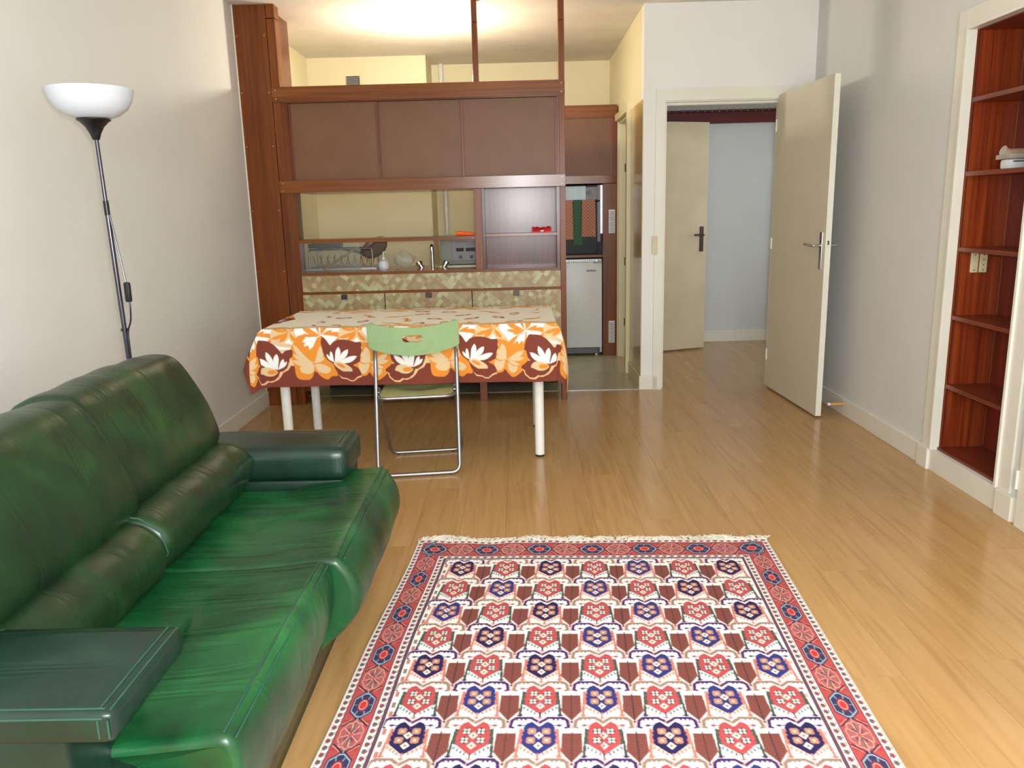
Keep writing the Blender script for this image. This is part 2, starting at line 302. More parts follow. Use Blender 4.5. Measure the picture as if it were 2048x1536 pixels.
# rocker switch on the casing
sw = thing('light_switch', (0.967, YD - 0.014, 1.056), 'cream double rocker switch plate on the left casing of the open doorway', 'switch')
obj('plate', NB((0.948, 0.986, YD - 0.022, YD - 0.0145, 0.992, 1.12), bev=0.003), 'cream_plastic', sw)
for z in (1.03, 1.082):
    bm = bmesh.new(); cyl(bm, (0.967, YD - 0.025, z), (0.967, YD - 0.021, z), 0.011, 20); obj('button', bm, 'cream_plastic', sw)
# kitchen doorway frame and its leaf swung into the hall
kd = struct('door_2', NB((XW - 0.034, XW - 0.0005, KD0 - 0.055, KD0, 0, 2.095), (XW - 0.011, XW - 0.0005, KD1, KD1 + 0.018, 0, 2.095), (XW - 0.034, XW - 0.0005, KD0, KD1, 2.04, 2.095),
    (XW, XW + 0.1, KD0, KD0 + 0.018, 0, 2.04), (XW, XW + 0.1, KD1 - 0.018, KD1, 0, 2.04), (XW, XW + 0.1, KD0 + 0.018, KD1 - 0.018, 2.022, 2.04)), 'trim_cream')
for z in (0.28, 0.82, 1.62):
    obj('strike_plate', NB((XW + 0.05, XW + 0.07, KD1 - 0.0195, KD1 - 0.0181, z, z + 0.07)), 'dark_bronze', kd)
hl = thing('hall_door_leaf', (1.0, 7.2, 0), 'beige flush door ajar in the hall, dark bronze lever, seen through the doorway', 'door')
HP0, HP1 = (1.0, 7.205), (1.724, 7.471)
bm = slab(HP0, HP1, 0.036, 0.014, 2.045); obj('leaf_panel', bm, 'hall_door_paint', hl)
hd = Vector((HP1[0] - HP0[0], HP1[1] - HP0[1], 0)); HLn = hd.length; hd.normalize(); hn = Vector((-hd.y, hd.x, 0))
def hbox(u0, u1, n0, n1, z0, z1, bev=0.0):
    bm = NB((u0, u1, n0, n1, z0, z1), bev=bev); bm.transform(Matrix(((hd.x, hn.x, 0, HP0[0]), (hd.y, hn.y, 0, HP0[1]), (0, 0, 1, 0), (0, 0, 0, 1)))); return bm
hp = obj('handle_plate', hbox(HLn - 0.075, HLn - 0.037, -0.008, 0, 0.91, 1.135, 0.002), 'dark_bronze', hl, label='dark bronze handle plate')
q = lambda u, n_, z: tuple(Vector((HP0[0], HP0[1], 0)) + hd * u + hn * n_ + Vector((0, 0, z)))
bm = bmesh.new(); tube(bm, fillet([q(HLn - 0.056, 0, 1.06), q(HLn - 0.056, -0.05, 1.06), q(HLn - 0.16, -0.052, 1.062)], 0.012), 0.008); obj('lever', bm, 'dark_bronze', hp, True)
# dark red rail with hooks at the back of the hall
hr = thing('hall_coat_rail', (1.8, 7.8, 2.0), 'dark red wooden rail with a row of small hooks across the hall wall', 'rail')
obj('board', NB((1.0, 2.52, 7.80, 7.858, 2.065, 2.165), bev=0.002), 'hall_red_wood', hr)
obj('ledge', NB((1.0, 2.52, 7.77, 7.858, 2.1655, 2.182), bev=0.002), 'hall_red_wood', hr)
obj('upright', NB((2.485, 2.52, 7.80, 7.845, 0.111, 2.065), bev=0.002), 'hall_red_wood', hr)
for i in range(19):
    x = 1.28 + i * 0.066; bm = bmesh.new(); tube(bm, fillet([(x, 7.77, 2.19), (x, 7.755, 2.19), (x, 7.752, 2.165), (x, 7.765, 2.158)], 0.006, 3), 0.0028, 6); obj('hook', bm, 'brushed_steel', hr)
# door stop on the right skirting
ds = thing('door_stop', (2.034, 4.945, 0.075), 'small turned wooden door stop with white tip on the right skirting', 'door stop')
bm = bmesh.new(); tube(bm, [(2.0345, 4.945, 0.075), (2.02, 4.945, 0.075), (1.99, 4.945, 0.074), (1.95, 4.945, 0.073)], 0.01, 14, taper=[0.012, 0.0095, 0.0105, 0.009]); obj('peg', bm, 'pale_wood', ds, True)
bm = bmesh.new(); tube(bm, [(1.9505, 4.945, 0.073), (1.935, 4.945, 0.073)], 0.0098, 14); obj('rubber_tip', bm, 'white_plastic', ds, True)

# ------------------------------------------------------------------ alcove with shelves in the right wall
al = thing('alcove_bookcase', (XR + 0.1, (AY0 + AY1) / 2, 0), 'built-in red mahogany shelf alcove with white surround in the right wall', 'bookcase')
XA0 = XR + 0.024
obj('side_panel', NB((XA0, AX, AY1 - 0.016, AY1 - 0.0005, AZ0, AZ1)), 'sapele_z', al); obj('side_panel', NB((XA0, AX, AY0 + 0.0005, AY0 + 0.016, AZ0, AZ1)), 'sapele_z', al)
obj('back_panel', NB((AX - 0.012, AX, AY0 + 0.017, AY1 - 0.017, AZ0, AZ1)), 'mahogany_red', al)
obj('bottom_board', NB((XA0 - 0.01, AX - 0.013, AY0 + 0.017, AY1 - 0.017, AZ0 + 0.0005, AZ0 + 0.014)), 'sapele_x', al); obj('top_board', NB((XA0, AX - 0.013, AY0 + 0.017, AY1 - 0.017, AZ1 - 0.016, AZ1 - 0.0005)), 'sapele_x', al)
for z in (1.766, 1.440, 1.096, 0.772, 0.434):
    obj('shelf', NB((XA0 + 0.001, AX - 0.013, AY0 + 0.017, AY1 - 0.017, z - 0.011, z + 0.009), bev=0.001), 'sapele_x', al)
for x in (2.082, 2.287): obj('shelf_strip', NB((x, x + 0.004, AY1 - 0.0185, AY1 - 0.0162, 0.125, 2.06)), 'brass' if x > 2.2 else 'dark_bronze', al)
obj('jamb', NB((XR - 0.022, XA0 - 0.0005, AY1 - 0.014, AY1 + 0.0015, AZ0, AZ1 + 0.002), bev=0.001), 'trim_paint', al); obj('jamb', NB((XR - 0.022, XA0 - 0.0005, AY0 - 0.0015, AY0 + 0.014, AZ0, AZ1 + 0.002), bev=0.001), 'trim_paint', al)
obj('jamb_head', NB((XR - 0.022, XA0 - 0.0005, AY0 + 0.014, AY1 - 0.014, AZ1 - 0.012, AZ1 + 0.002), bev=0.001), 'trim_paint', al)
obj('casing', NB((XR - 0.012, XR - 0.0005, AY1 + 0.002, AY1 + 0.085, 0.109, AZ1 + 0.08), bev=0.002), 'trim_paint', al); obj('casing', NB((XR - 0.012, XR - 0.0005, AY0 - 0.085, AY0 - 0.002, 0.109, AZ1 + 0.08), bev=0.002), 'trim_paint', al)
obj('casing_head', NB((XR - 0.012, XR - 0.0005, AY0 - 0.002, AY1 + 0.002, AZ1 + 0.002, AZ1 + 0.08), bev=0.002), 'trim_paint', al)
obj('plinth_block', NB((XR - 0.026, XR - 0.0005, AY1 + 0.002, AY1 + 0.103, 0, 0.1085), bev=0.002), 'trim_paint', al); obj('plinth_block', NB((XR - 0.026, XR - 0.0005, AY0 - 0.125, AY0 - 0.012, 0, 0.1085), bev=0.002), 'trim_paint', al)
obj('plinth', NB((XR - 0.012, XR - 0.0005, AY0 - 0.011, AY1 + 0.001, 0, 0.1065), bev=0.002), 'trim_paint', al)
d3 = struct('door_3', NB((XR - 0.03, XR - 0.0005, 2.99, 3.125, 0.0, 2.13), bev=0.003), 'trim_paint')
bm = bmesh.new(); cyl(bm, (XR - 0.034, 3.128, 0.16), (XR - 0.034, 3.128, 0.24), 0.006); obj('hinge', bm, 'trim_paint', d3)
for k, (x, lb) in enumerate(((2.138, 'blank cream socket plate in the red alcove, left of the pair'), (2.180, 'cream socket plate with pin holes in the red alcove, right of the pair'))):
    s = thing('socket_plate', (x + 0.018, AY1 - 0.016, 1.03), lb, 'socket', 'socket plates in the alcove')
    obj('plate', NB((x, x + 0.036, AY1 - 0.024, AY1 - 0.0165, 0.984, 1.079), bev=0.003), 'cream_plastic', s)
    for z in ((0.996, 1.067) if k == 0 else (0.996, 1.02, 1.043, 1.067)):
        bm = bmesh.new(); cyl(bm, (x + 0.018, AY1 - 0.0248, z), (x + 0.018, AY1 - 0.0238, z), 0.003, 10); obj('hole' if k else 'screw', bm, 'dark_grey', s)
# things on the second shelf
zs = 1.4495
tb = thing('white_tub', (2.165, 3.62, zs), 'small white plastic tub on the second alcove shelf under a clear tray', 'tub')
bm = NB((2.122, 2.212, 3.59, 3.66, zs, zs + 0.042), bev=0.012); obj('body', bm, 'white_plastic', tb, True); obj('slot', NB((2.14, 2.19, 3.588, 3.5915, zs + 0.029, zs + 0.034)), 'dark_grey', tb)
tr = solo('clear_tray', NB((2.115, 2.255, 3.57, 3.68, zs + 0.0425, zs + 0.046), (2.115, 2.118, 3.57, 3.68, zs + 0.046, zs + 0.062), (2.252, 2.255, 3.57, 3.68, zs + 0.046, zs + 0.062), (2.118, 2.252, 3.57, 3.573, zs + 0.046, zs + 0.062)), 'clear_film', 'clear plastic tray balanced on the white tub in the alcove', 'tray', (2.185, 3.62, zs + 0.0425))
rp = thing('wooden_roller', (2.19, 3.62, zs + 0.047), 'pale wooden roller wrapped in clear film in the alcove tray', 'roller')
bm = bmesh.new(); cyl(bm, (2.122, 3.61, zs + 0.0695), (2.245, 3.63, zs + 0.0695), 0.0155, 18); obj('wood', bm, 'pale_wood', rp, True)
bm = bmesh.new(); tube(bm, [(2.10, 3.606, zs + 0.078), (2.12, 3.608, zs + 0.070), (2.24, 3.632, zs + 0.070), (2.262, 3.636, zs + 0.078)], 0.02, 12, taper=[0.022, 0.0172, 0.0172, 0.024]); obj('film_wrap', bm, 'clear_film', rp, True)
pb = thing('small_box', (2.245, 3.42, zs), 'little pale box at the right of the second alcove shelf', 'box')
obj('carton', NB((2.20, 2.26, 3.40, 3.46, zs, zs + 0.035), bev=0.002), 'cardboard_white', pb); obj('flap', NB((2.20, 2.26, 3.40, 3.46, zs + 0.0352, zs + 0.037), bev=0.0005), 'cardboard_white', pb)

# ------------------------------------------------------------------ partition: pillar, frame, cabinets
pc = thing('wood_pillar', (-1.69, 5.6, 0), 'mahogany clad pillar beside the left wall, full height', 'pillar')
obj('front_panel', NB((XL + 0.002, -1.606, YC, YC + 0.02, 0.001, ZC - 0.002)), 'mahogany_z', pc); obj('core', NB((XL + 0.002, -1.606, YC + 0.0205, 6.06, 0.004, ZC - 0.002)), 'mahogany_dark', pc)
for z in (2.47, 2.12, 1.78, 1.36, 0.95, 0.55, 0.2):
    for x in (XL + 0.02, -1.622):
        bm = bmesh.new(); lathe(bm, [(0.004, 0), (0.0035, 0.0015), (0.001, 0.002)], 0, 0, 10); bm.transform(Matrix.Translation((x, YC - 0.0001, z)) @ Matrix.Rotation(PI / 2, 4, 'X')); obj('screw', bm, 'chrome', pc)
fr = thing('room_divider_frame', (-0.6, YC, 0), 'open mahogany post and rail frame dividing off the kitchen', 'partition')
PX0, PX1 = -1.602, -1.548; RX0, RX1 = 0.284, 0.322
obj('post', NB((PX0, PX1, YC, YC + 0.10, 0.001, ZC - 0.09), bev=0.0015), 'mahogany_z', fr); obj('post', NB((RX0, RX1, YC, YC + 0.10, 0.001, ZC - 0.145), bev=0.0015), 'mahogany_z', fr)
obj('post', NB((-0.276, -0.241, YC, YC + 0.09, 2.151, ZC - 0.145), bev=0.0015), 'mahogany_z', fr); obj('post', NB((-0.298, -0.246, YC, YC + 0.10, 0.001, 1.4725), bev=0.0015), 'mahogany_z', fr)
obj('post_cap', NB((PX0, PX1, YC, YC + 0.10, ZC - 0.084, ZC - 0.002), bev=0.0015), 'mahogany_z', fr); obj('post_cap', NB((RX0, RX1, YC, YC + 0.10, ZC - 0.14, ZC - 0.002), bev=0.0015), 'mahogany_z', fr); obj('post_cap', NB((-0.276, -0.241, YC, YC + 0.09, ZC - 0.14, ZC - 0.002), bev=0.0015), 'mahogany_z', fr)
obj('inner_stile', NB((-1.5475, -1.505, YC + 0.008, YC + 0.09, 0.10, 1.4725)), 'mahogany_z', fr); obj('inner_stile', NB((-1.5475, -1.512, YC + 0.008, YC + 0.09, 1.553, 2.05)), 'mahogany_z', fr); obj('inner_stile', NB((0.268, 0.2838, YC + 0.008, YC + 0.09, 1.553, 2.05)), 'mahogany_z', fr)
obj('rail', NB((-1.60, RX1, YC - 0.018, YC - 0.0005, 2.055, 2.150), bev=0.002), 'mahogany_x', fr); bm = NB((-1.60, RX1, YC - 0.019, YC - 0.0025, 1.473, 1.552), bev=0.002); [setattr(v.co, 'y', v.co.y + (1.512 - v.co.z) * 0.027) for v in bm.verts]; obj('rail', bm, 'mahogany_x', fr)
for x in (-1.575, 0.30):
    for z in (2.075, 2.13, 1.49, 1.535):
        bm = bmesh.new(); lathe(bm, [(0.004, 0), (0.0035, 0.0015), (0.001, 0.002)], 0, 0, 10); bm.transform(Matrix.Translation((x, YC - 0.0181, z)) @ Matrix.Rotation(PI / 2, 4, 'X')); obj('screw', bm, 'chrome', fr)
obj('shelf_board', NB((-1.504, -0.2985, YC + 0.004, YC + 0.20, 1.134, 1.160), bev=0.0015), 'mahogany_x', fr); obj('sill_board', NB((-1.504, 0.2838, YC - 0.004, YC + 0.22, 0.914, 0.934), bev=0.0015), 'mahogany_x', fr)
obj('glass_pane', NB((-1.504, -1.10, YC + 0.06, YC + 0.064, 0.936, 1.133)), 'glass', fr, label='sliding glass pane')
# overhead cabinet with three brown sliding doors
oc = thing('overhead_cabinet', (-0.62, YC + 0.3, 1.5), 'overhead cabinet with three brown sliding doors between the two rails', 'cabinet')
YB = 6.16
obj('lamp_leak_board', NB((-1.547, 0.2835, YC, YC + 0.1005, 2.0505, 2.068)), 'mahogany_x', oc); obj('carcass_top_shield', NB((-1.605, RX1, YC + 0.101, YB + 0.40, 2.05, 2.068)), 'mahogany_x', oc); obj('carcass_bottom', NB((-1.546, 0.282, YC + 0.004, YB, 1.474, 1.492)), 'mahogany_x', oc)  # front board added to stop lamp leaks; top deepened to shade the kitchen wall
obj('carcass_back', NB((-1.546, 0.282, YB - 0.016, YB - 0.0005, 1.4925, 2.0495)), 'mahogany_dark', oc)
obj('side', NB((-1.546, -1.53, YC + 0.101, YB - 0.017, 1.4925, 2.0495)), 'mahogany_z', oc); obj('side', NB((0.264, 0.282, YC + 0.101, YB - 0.017, 1.4925, 2.0495)), 'mahogany_z', oc)
for i, (x0, x1, dy) in enumerate(((-1.511, -0.915, 0.030), (-0.935, -0.349, 0.044), (-0.369, 0.267, 0.030))):
    dd = obj('sliding_door', NB((x0, x1, YC + dy, YC + dy + 0.012, 1.496, 2.049)), 'brown_laminate', oc)
for x in (-1.512, -0.932, -0.366, 0.256): obj('door_strip', NB((x, x + 0.013, YC + 0.020, YC + 0.0298, 1.5, 2.049), bev=0.001), 'mahogany_red', oc, label='red-brown edge strip')
# open niche
on_ = thing('open_niche', (0.02, YC + 0.15, 0.93), 'dark glossy wooden niche with one shelf right of the pass-through', 'shelf')
obj('back_board', NB((-0.2455, 0.2835, YC + 0.17, YC + 0.186, 0.9345, 1.4725)), 'mahogany_dark', on_)
for x0, x1 in ((-0.2455, -0.228), (0.262, 0.2835)): obj('side_board', NB((x0, x1, YC + 0.02, YC + 0.169, 0.9345, 1.4725)), 'mahogany_dark', on_)
for x in (-0.222, 0.238): obj('guide_strip', NB((x, x + 0.012, YC + 0.155, YC + 0.169, 0.9345, 1.4725)), 'mahogany_dark', on_)
obj('shelf', NB((-0.2275, 0.2615, YC + 0.012, YC + 0.154, 1.150, 1.170), bev=0.001), 'mahogany_x', on_)
# base cabinet
bc = thing('base_cabinet', (-0.62, YC + 0.3, 0.09), 'low cabinet faced with beige diamond-patterned laminate behind the table', 'cabinet')
obj('carcass', NB((-1.504, 0.2835, YC + 0.04, YB, 0.150, 0.90)), 'dark_interior', bc)
obj('band_panel', NB((-1.504, -0.2985, YC + 0.006, YC + 0.03, 0.801, 0.9135)), 'diamond_laminate', bc); obj('band_panel', NB((-0.2455, 0.2835, YC + 0.006, YC + 0.03, 0.801, 0.9135)), 'diamond_laminate', bc); obj('band_panel', NB((-0.2985, -0.2455, YC - 0.004, YC - 0.0005, 0.801, 0.9135)), 'diamond_laminate', bc)
obj('edge_strip', NB((-1.504, 0.2835, YC - 0.006, YC - 0.0006, 0.786, 0.7995)), 'mahogany_x', bc)
for x0, x1, hx in ((-1.504, -0.939, -1.215), (-0.933, -0.334, -0.63), (-0.328, 0.2835, -0.025)):
    d_ = obj('drawer_front', NB((x0, x1, YC - 0.010, YC - 0.0006, 0.46, 0.7845), bev=0.001), 'diamond_laminate', bc)
    obj('pull_tab', NB((hx - 0.021, hx + 0.021, YC - 0.022, YC - 0.0102, 0.748, 0.7825), bev=0.002), 'dark_bronze', d_, label='dark metal pull tab')
for x0, x1 in ((-1.504, -0.939), (-0.933, -0.334), (-0.328, 0.2835)): obj('lower_door', NB((x0, x1, YC - 0.010, YC - 0.0006, 0.150, 0.457), bev=0.001), 'diamond_laminate', bc)
obj('worktop', NB((-1.60, 0.2835, YC + 0.23, YB + 0.04, 0.9005, 0.925)), 'cream_plastic', bc)

obj('plinth', NB((-1.504, 0.2835, YB - 0.06, YB - 0.04, 0.0035, 0.1495)), 'dark_interior', bc)  # dark board; shade of the open recess is put into its colour
# things seen in and through the partition
on = thing('orange_fan', (-0.36, YC + 0.06, 1.1605), 'folded bright orange ribbed pouch on the pass-through shelf', 'pouch')
for k in range(4):
    bm = bmesh.new(); y = YC + 0.03 + k * 0.014; tube(bm, [(-0.428, y, 1.1765), (-0.40, y, 1.1765), (-0.32, YC + 0.05 + (y - YC - 0.05) * 0.7, 1.171), (-0.303, YC + 0.05 + (y - YC - 0.05) * 0.5, 1.1695)], 0.008, 8, taper=[0.013, 0.0155, 0.0095, 0.008]); obj('fold', bm, 'orange_nylon', on, True)
rd = thing('red_pouch', (0.16, YC + 0.07, 1.1705), 'crumpled red glossy pouch on the niche shelf', 'pouch')
bm = bmesh.new(); bmesh.ops.create_grid(bm, x_segments=14, y_segments=8, size=0.5); bmesh.ops.scale(bm, vec=(0.13, 0.07, 1), verts=bm.verts)
for v in bm.verts:
    e = (1 - (abs(v.co.x) / 0.066) ** 3) * (1 - (abs(v.co.y) / 0.036) ** 2); v.co.z = 0.004 + 0.028 * max(0, e) + 0.030 * (abs(v.co.x) / 0.065) ** 2 * (1 - (abs(v.co.y) / 0.036) ** 2) + 0.003 * math.sin(v.co.x * 160 + v.co.y * 90)
g = bmesh.ops.extrude_face_region(bm, geom=bm.faces[:]); vv = [q_ for q_ in g['geom'] if isinstance(q_, bmesh.types.BMVert)]
for v in vv: v.co.z = 0.0006
bmesh.ops.translate(bm, vec=(0.16, YC + 0.07, 1.1702), verts=bm.verts); obj('bag', bm, 'red_nylon', rd, True)
obj('label_stripe', NB((0.15, 0.172, YC + 0.031, YC + 0.0336, 1.176, 1.186)), 'cardboard_white', rd)
zt_ = 0.9255
# dish rack
rk = thing('dish_rack', (-1.33, 6.0, zt_), 'grey wire dish rack on the kitchen worktop behind the glass', 'rack')
obj('tray', NB((-1.56, -1.04, 5.86, 6.17, zt_, zt_ + 0.016), bev=0.004), 'cardboard_white', rk)
for y in (5.88, 6.15):
    bm = bmesh.new(); tube(bm, fillet([(-1.53, y, zt_ + 0.017), (-1.53, y, zt_ + 0.15), (-1.07, y, zt_ + 0.15), (-1.07, y, zt_ + 0.017)], 0.02), 0.006, 8); obj('wire_frame', bm, 'brushed_steel', rk, True)
for i in range(9):
    x = -1.50 + i * 0.05; bm = bmesh.new(); tube(bm, fillet([(x, 5.88, zt_ + 0.1), (x, 5.95, zt_ + 0.03), (x, 6.08, zt_ + 0.03), (x, 6.15, zt_ + 0.1)], 0.02), 0.0025, 6); obj('wire', bm, 'brushed_steel', rk, True)
bm = bmesh.new(); tube(bm, [(-1.42, 5.835, zt_ + 0.010), (-1.17, 5.862, zt_ + 0.162)], 0.008, 8); solo('wooden_spoon', bm, 'pale_wood', 'pale wooden stick leaning across the front of the dish rack', 'utensil', (-1.42, 5.855, zt_ + 0.018), True)
bm = NB((-1.54, -1.33, 5.90, 6.13, zt_ + 0.158, zt_ + 0.193), bev=0.008); solo('baking_tray', bm, 'dark_grey', 'dark baking tray lying on top of the dish rack', 'tray', (-1.37, 6.0, zt_ + 0.158), True)
pn = thing('frying_pan', (-1.06, 6.0, zt_ + 0.16), 'brown frying pan propped at the right end of the dish rack', 'pan')
bm = bmesh.new(); lathe(bm, [(0.005, 0.0), (0.09, 0.0), (0.105, 0.03), (0.109, 0.032), (0.095, 0.006), (0.005, 0.005)], 0, 0, 30); bm.transform(Matrix.Translation((-1.06, 6.0, zt_ + 0.135)) @ Matrix.Rotation(math.radians(-24), 4, 'Y') @ Matrix.Rotation(math.radians(35), 4, 'X')); obj('bowl', bm, 'brown_pan', pn, True)
bm = bmesh.new(); tube(bm, [(-1.16, 5.96, zt_ + 0.12), (-1.22, 5.945, zt_ + 0.135), (-1.33, 5.93, zt_ + 0.16)], 0.011, 10); obj('handle', bm, 'black_plastic', pn, True)
sp = thing('soap_dispenser', (-0.985, 5.86, zt_), 'round pale blue soap dispenser with white pump on the worktop', 'soap dispenser')
bm = bmesh.new(); lathe(bm, [(0.03, zt_), (0.038, zt_ + 0.01), (0.041, zt_ + 0.035), (0.034, zt_ + 0.06), (0.016, zt_ + 0.07), (0.014, zt_ + 0.075)], -0.985, 5.86, 24); obj('bottle', bm, 'white_plastic', sp, True)
bm = bmesh.new(); lathe(bm, [(0.013, zt_ + 0.0755), (0.012, zt_ + 0.09), (0.005, zt_ + 0.092), (0.005, zt_ + 0.118)], -0.985, 5.86, 16); tube(bm, [(-0.985, 5.86, zt_ + 0.118), (-0.985, 5.86, zt_ + 0.124), (-0.955, 5.85, zt_ + 0.122)], 0.006, 8); obj('pump', bm, 'white_enamel', sp, True)
bm = bmesh.new(); bmesh.ops.create_uvsphere(bm, u_segments=20, v_segments=12, radius=1)
for v in bm.verts:
    a = math.atan2(v.co.y, v.co.x); k = 1 + 0.10 * math.sin(3 * a + 4 * v.co.z) + 0.07 * math.sin(7 * a); hgt = (v.co.z + 1) / 2; wd = 0.075 * (0.35 + 0.65 * math.sin(PI * min(1, 0.15 + 0.85 * hgt)))
    v.co = Vector((v.co.x * wd * k - 0.02 * hgt, v.co.y * wd * k * 0.8, hgt * 0.135))
bmesh.ops.translate(bm, vec=(-0.84, 5.98, zt_), verts=bm.verts); solo('plastic_bag', bm, 'clear_film', 'crumpled clear plastic bag standing by the kitchen tap', 'bag', (-0.84, 5.98, zt_), True)
fc = thing('kitchen_tap', (-0.622, 5.80, zt_), 'chrome swan-neck mixer tap seen through the pass-through', 'tap')
bm = bmesh.new(); tube(bm, fillet([(-0.622, 5.80, zt_), (-0.622, 5.80, zt_ + 0.16), (-0.622, 5.775, zt_ + 0.168), (-0.622, 5.772, zt_ + 0.13)], 0.06, 8), 0.012, 12); obj('spout', bm, 'chrome', fc, True)
for sx in (-1, 1):
    bm = bmesh.new(); lathe(bm, [(0.018, zt_), (0.018, zt_ + 0.025), (0.024, zt_ + 0.03), (0.022, zt_ + 0.05), (0.008, zt_ + 0.056)], 0, 0, 14); bm.transform(Matrix.Translation((-0.622 + sx * 0.075, 5.80, zt_)) @ Matrix.Rotation(sx * 0.5, 4, 'Y') @ Matrix.Translation((0, 0, -zt_ + 0.008))); obj('tap_knob', bm, 'chrome', fc, True)
ap = thing('countertop_oven', (-0.42, 6.0, zt_), 'grey countertop oven with two knobs behind the orange pouch', 'oven')
obj('base_board', NB((-0.58, -0.16, 5.84, 6.17, zt_, zt_ + 0.018), bev=0.003), 'cream_plastic', ap); obj('body', NB((-0.57, -0.18, 5.87, 6.16, zt_ + 0.0185, zt_ + 0.225), bev=0.02), 'appliance_grey', ap, True)
obj('control_panel', NB((-0.485, -0.22, 5.863, 5.8695, zt_ + 0.05, zt_ + 0.185), bev=0.002), 'grey_plastic', ap)
for x0, x1 in ((-0.455, -0.40), (-0.385, -0.30), (-0.29, -0.24)): obj('display', NB((x0, x1, 5.8595, 5.8628, zt_ + 0.115, zt_ + 0.14)), 'black_gloss', ap)
for x in (-0.425, -0.345): bm = bmesh.new(); cyl(bm, (x, 5.8627, zt_ + 0.075), (x, 5.845, zt_ + 0.075), 0.013, 18); obj('knob', bm, 'dark_grey', ap, True)
# round tube standing in for a pale side strip, and vent of the kitchen back wall
bm = bmesh.new(); cyl(bm, (-0.69, 7.87, 0.0035), (-0.69, 7.87, ZC - 0.001), 0.022, 16); solo('corner_strip', bm, 'white_enamel', 'white vertical side strip in the kitchen corner beside the chimney breast', 'pipe', (-0.69, 7.87, 0.0035), True)
vt = thing('wall_vent', (-1.42, 7.41, 2.36), 'small dark louvred vent high on the yellow chimney breast', 'vent')
obj('vent_frame', NB((-1.475, -1.365, 7.395, 7.4195, 2.36, 2.50), bev=0.003), 'dark_grey', vt)
for k in range(8): obj('louvre', NB((-1.47, -1.37, 7.386, 7.3948, 2.367 + k * 0.016, 2.375 + k * 0.016)), 'appliance_grey', vt)
# kitchen lamp standing on the cabinet
kl = thing('kitchen_lamp', (-0.62, 6.05, 2.068), 'warm glowing bulb lamp on top of the overhead cabinet, hidden behind its rail', 'lamp')
bm = bmesh.new(); lathe(bm, [(0.05, 2.0685), (0.05, 2.082), (0.018, 2.09), (0.016, 2.118)], -0.62, 6.05, 24); obj('lamp_base', bm, 'white_plastic', kl, True)
m_, n_, l_, b_ = base('bulb_glow', 0.3, 0.5, color=(255, 240, 200)); b_.inputs['Emission Color'].default_value = (1.0, 0.86, 0.58, 1); b_.inputs['Emission Strength'].default_value = 22
bm = bmesh.new(); lathe(bm, [(0.010, 2.1185), (0.022, 2.128), (0.038, 2.155), (0.040, 2.17), (0.032, 2.195), (0.016, 2.207), (0.003, 2.21)], -0.62, 6.05, 24); obj('bulb', bm, 'bulb_glow', kl, True)
pt = D.lights.new('kitchen_lamp_light', 'POINT'); pt.energy = 45; pt.color = (1.0, 0.91, 0.72); pt.shadow_soft_size = 0.05
po = D.objects.new('kitchen_lamp_light', pt); C.objects.link(po); po.location = (-0.62, 6.05, 2.255); po.parent = None

# ------------------------------------------------------------------ kitchen units at the back
fg = thing('fridge', (0.49, 7.5, 0), 'white under-counter fridge with a black base grille at the kitchen end', 'fridge')
obj('body', NB((0.24, 0.738, 7.24, 7.84, 0.03, 0.878)), 'fridge_white', fg)
fdo = obj('fridge_door', NB((0.242, 0.737, 7.20, 7.238, 0.082, 0.852), bev=0.006), 'fridge_white', fg, True)
obj('badge', NB((0.60, 0.684, 7.197, 7.1998, 0.770, 0.784)), 'grey_plastic', fdo, label='small grey maker badge')
obj('grip', NB((0.66, 0.737, 7.194, 7.1998, 0.842, 0.858)), 'appliance_grey', fdo); obj('hinge_strip', NB((0.26, 0.70, 7.21, 7.2395, 0.8535, 0.877), bev=0.002), 'brushed_steel', fg)
for k in range(16): obj('vent_slot', NB((0.43 + k * 0.016, 0.438 + k * 0.016, 7.207, 7.2098, 0.858, 0.871)), 'black_plastic', fg)
gr = obj('base_grille', NB((0.25, 0.72, 7.225, 7.239, 0.022, 0.08)), 'black_plastic', fg)
for z in (0.034, 0.048, 0.062): obj('grille_bar', NB((0.25, 0.70, 7.2195, 7.2248, z, z + 0.004)), 'appliance_grey', gr)
bm = bmesh.new(); cyl(bm, (0.69, 7.25, 0.0031), (0.69, 7.25, 0.0295), 0.012); obj('foot', bm, 'white_plastic', fg)
tp = thing('tall_side_unit', (0.80, 7.5, 0), 'narrow tall mahogany panel with two white vents right of the fridge', 'cabinet')
obj('front_panel', NB((0.745, 0.868, 7.20, 7.22, 0.0035, 1.528)), 'mahogany_z', tp); obj('side_panel', NB((0.745, 0.763, 7.2205, 7.90, 0.0035, 1.528)), 'mahogany_z', tp)
for z0, z1 in ((1.103, 1.306), (0.124, 0.322)):
    g_ = obj('vent_grille', NB((0.797, 0.850, 7.193, 7.1998, z0, z1), bev=0.001), 'white_enamel', tp, label='white ventilation grille')
    for k in range(14): obj('slot', NB((0.803, 0.844, 7.1905, 7.1929, z0 + 0.008 + k * (z1 - z0 - 0.016) / 14, z0 + 0.014 + k * (z1 - z0 - 0.016) / 14)), 'grey_plastic', g_)
ov = thing('built_in_oven', (0.49, 7.5, 0.91), 'built-in black glass oven with towels on its bar above the fridge', 'oven')
obj('shelf_board', NB((0.24, 0.7445, 7.20, 7.84, 0.895, 0.915)), 'mahogany_x', ov); obj('body', NB((0.245, 0.744, 7.262, 7.84, 0.916, 1.52)), 'dark_interior', ov)
obj('oven_door', NB((0.25, 0.698, 7.235, 7.2615, 0.925, 1.375), bev=0.003), 'black_gloss', ov); obj('red_stile', NB((0.699, 0.726, 7.232, 7.2615, 1.03, 1.519)), 'oven_red', ov)
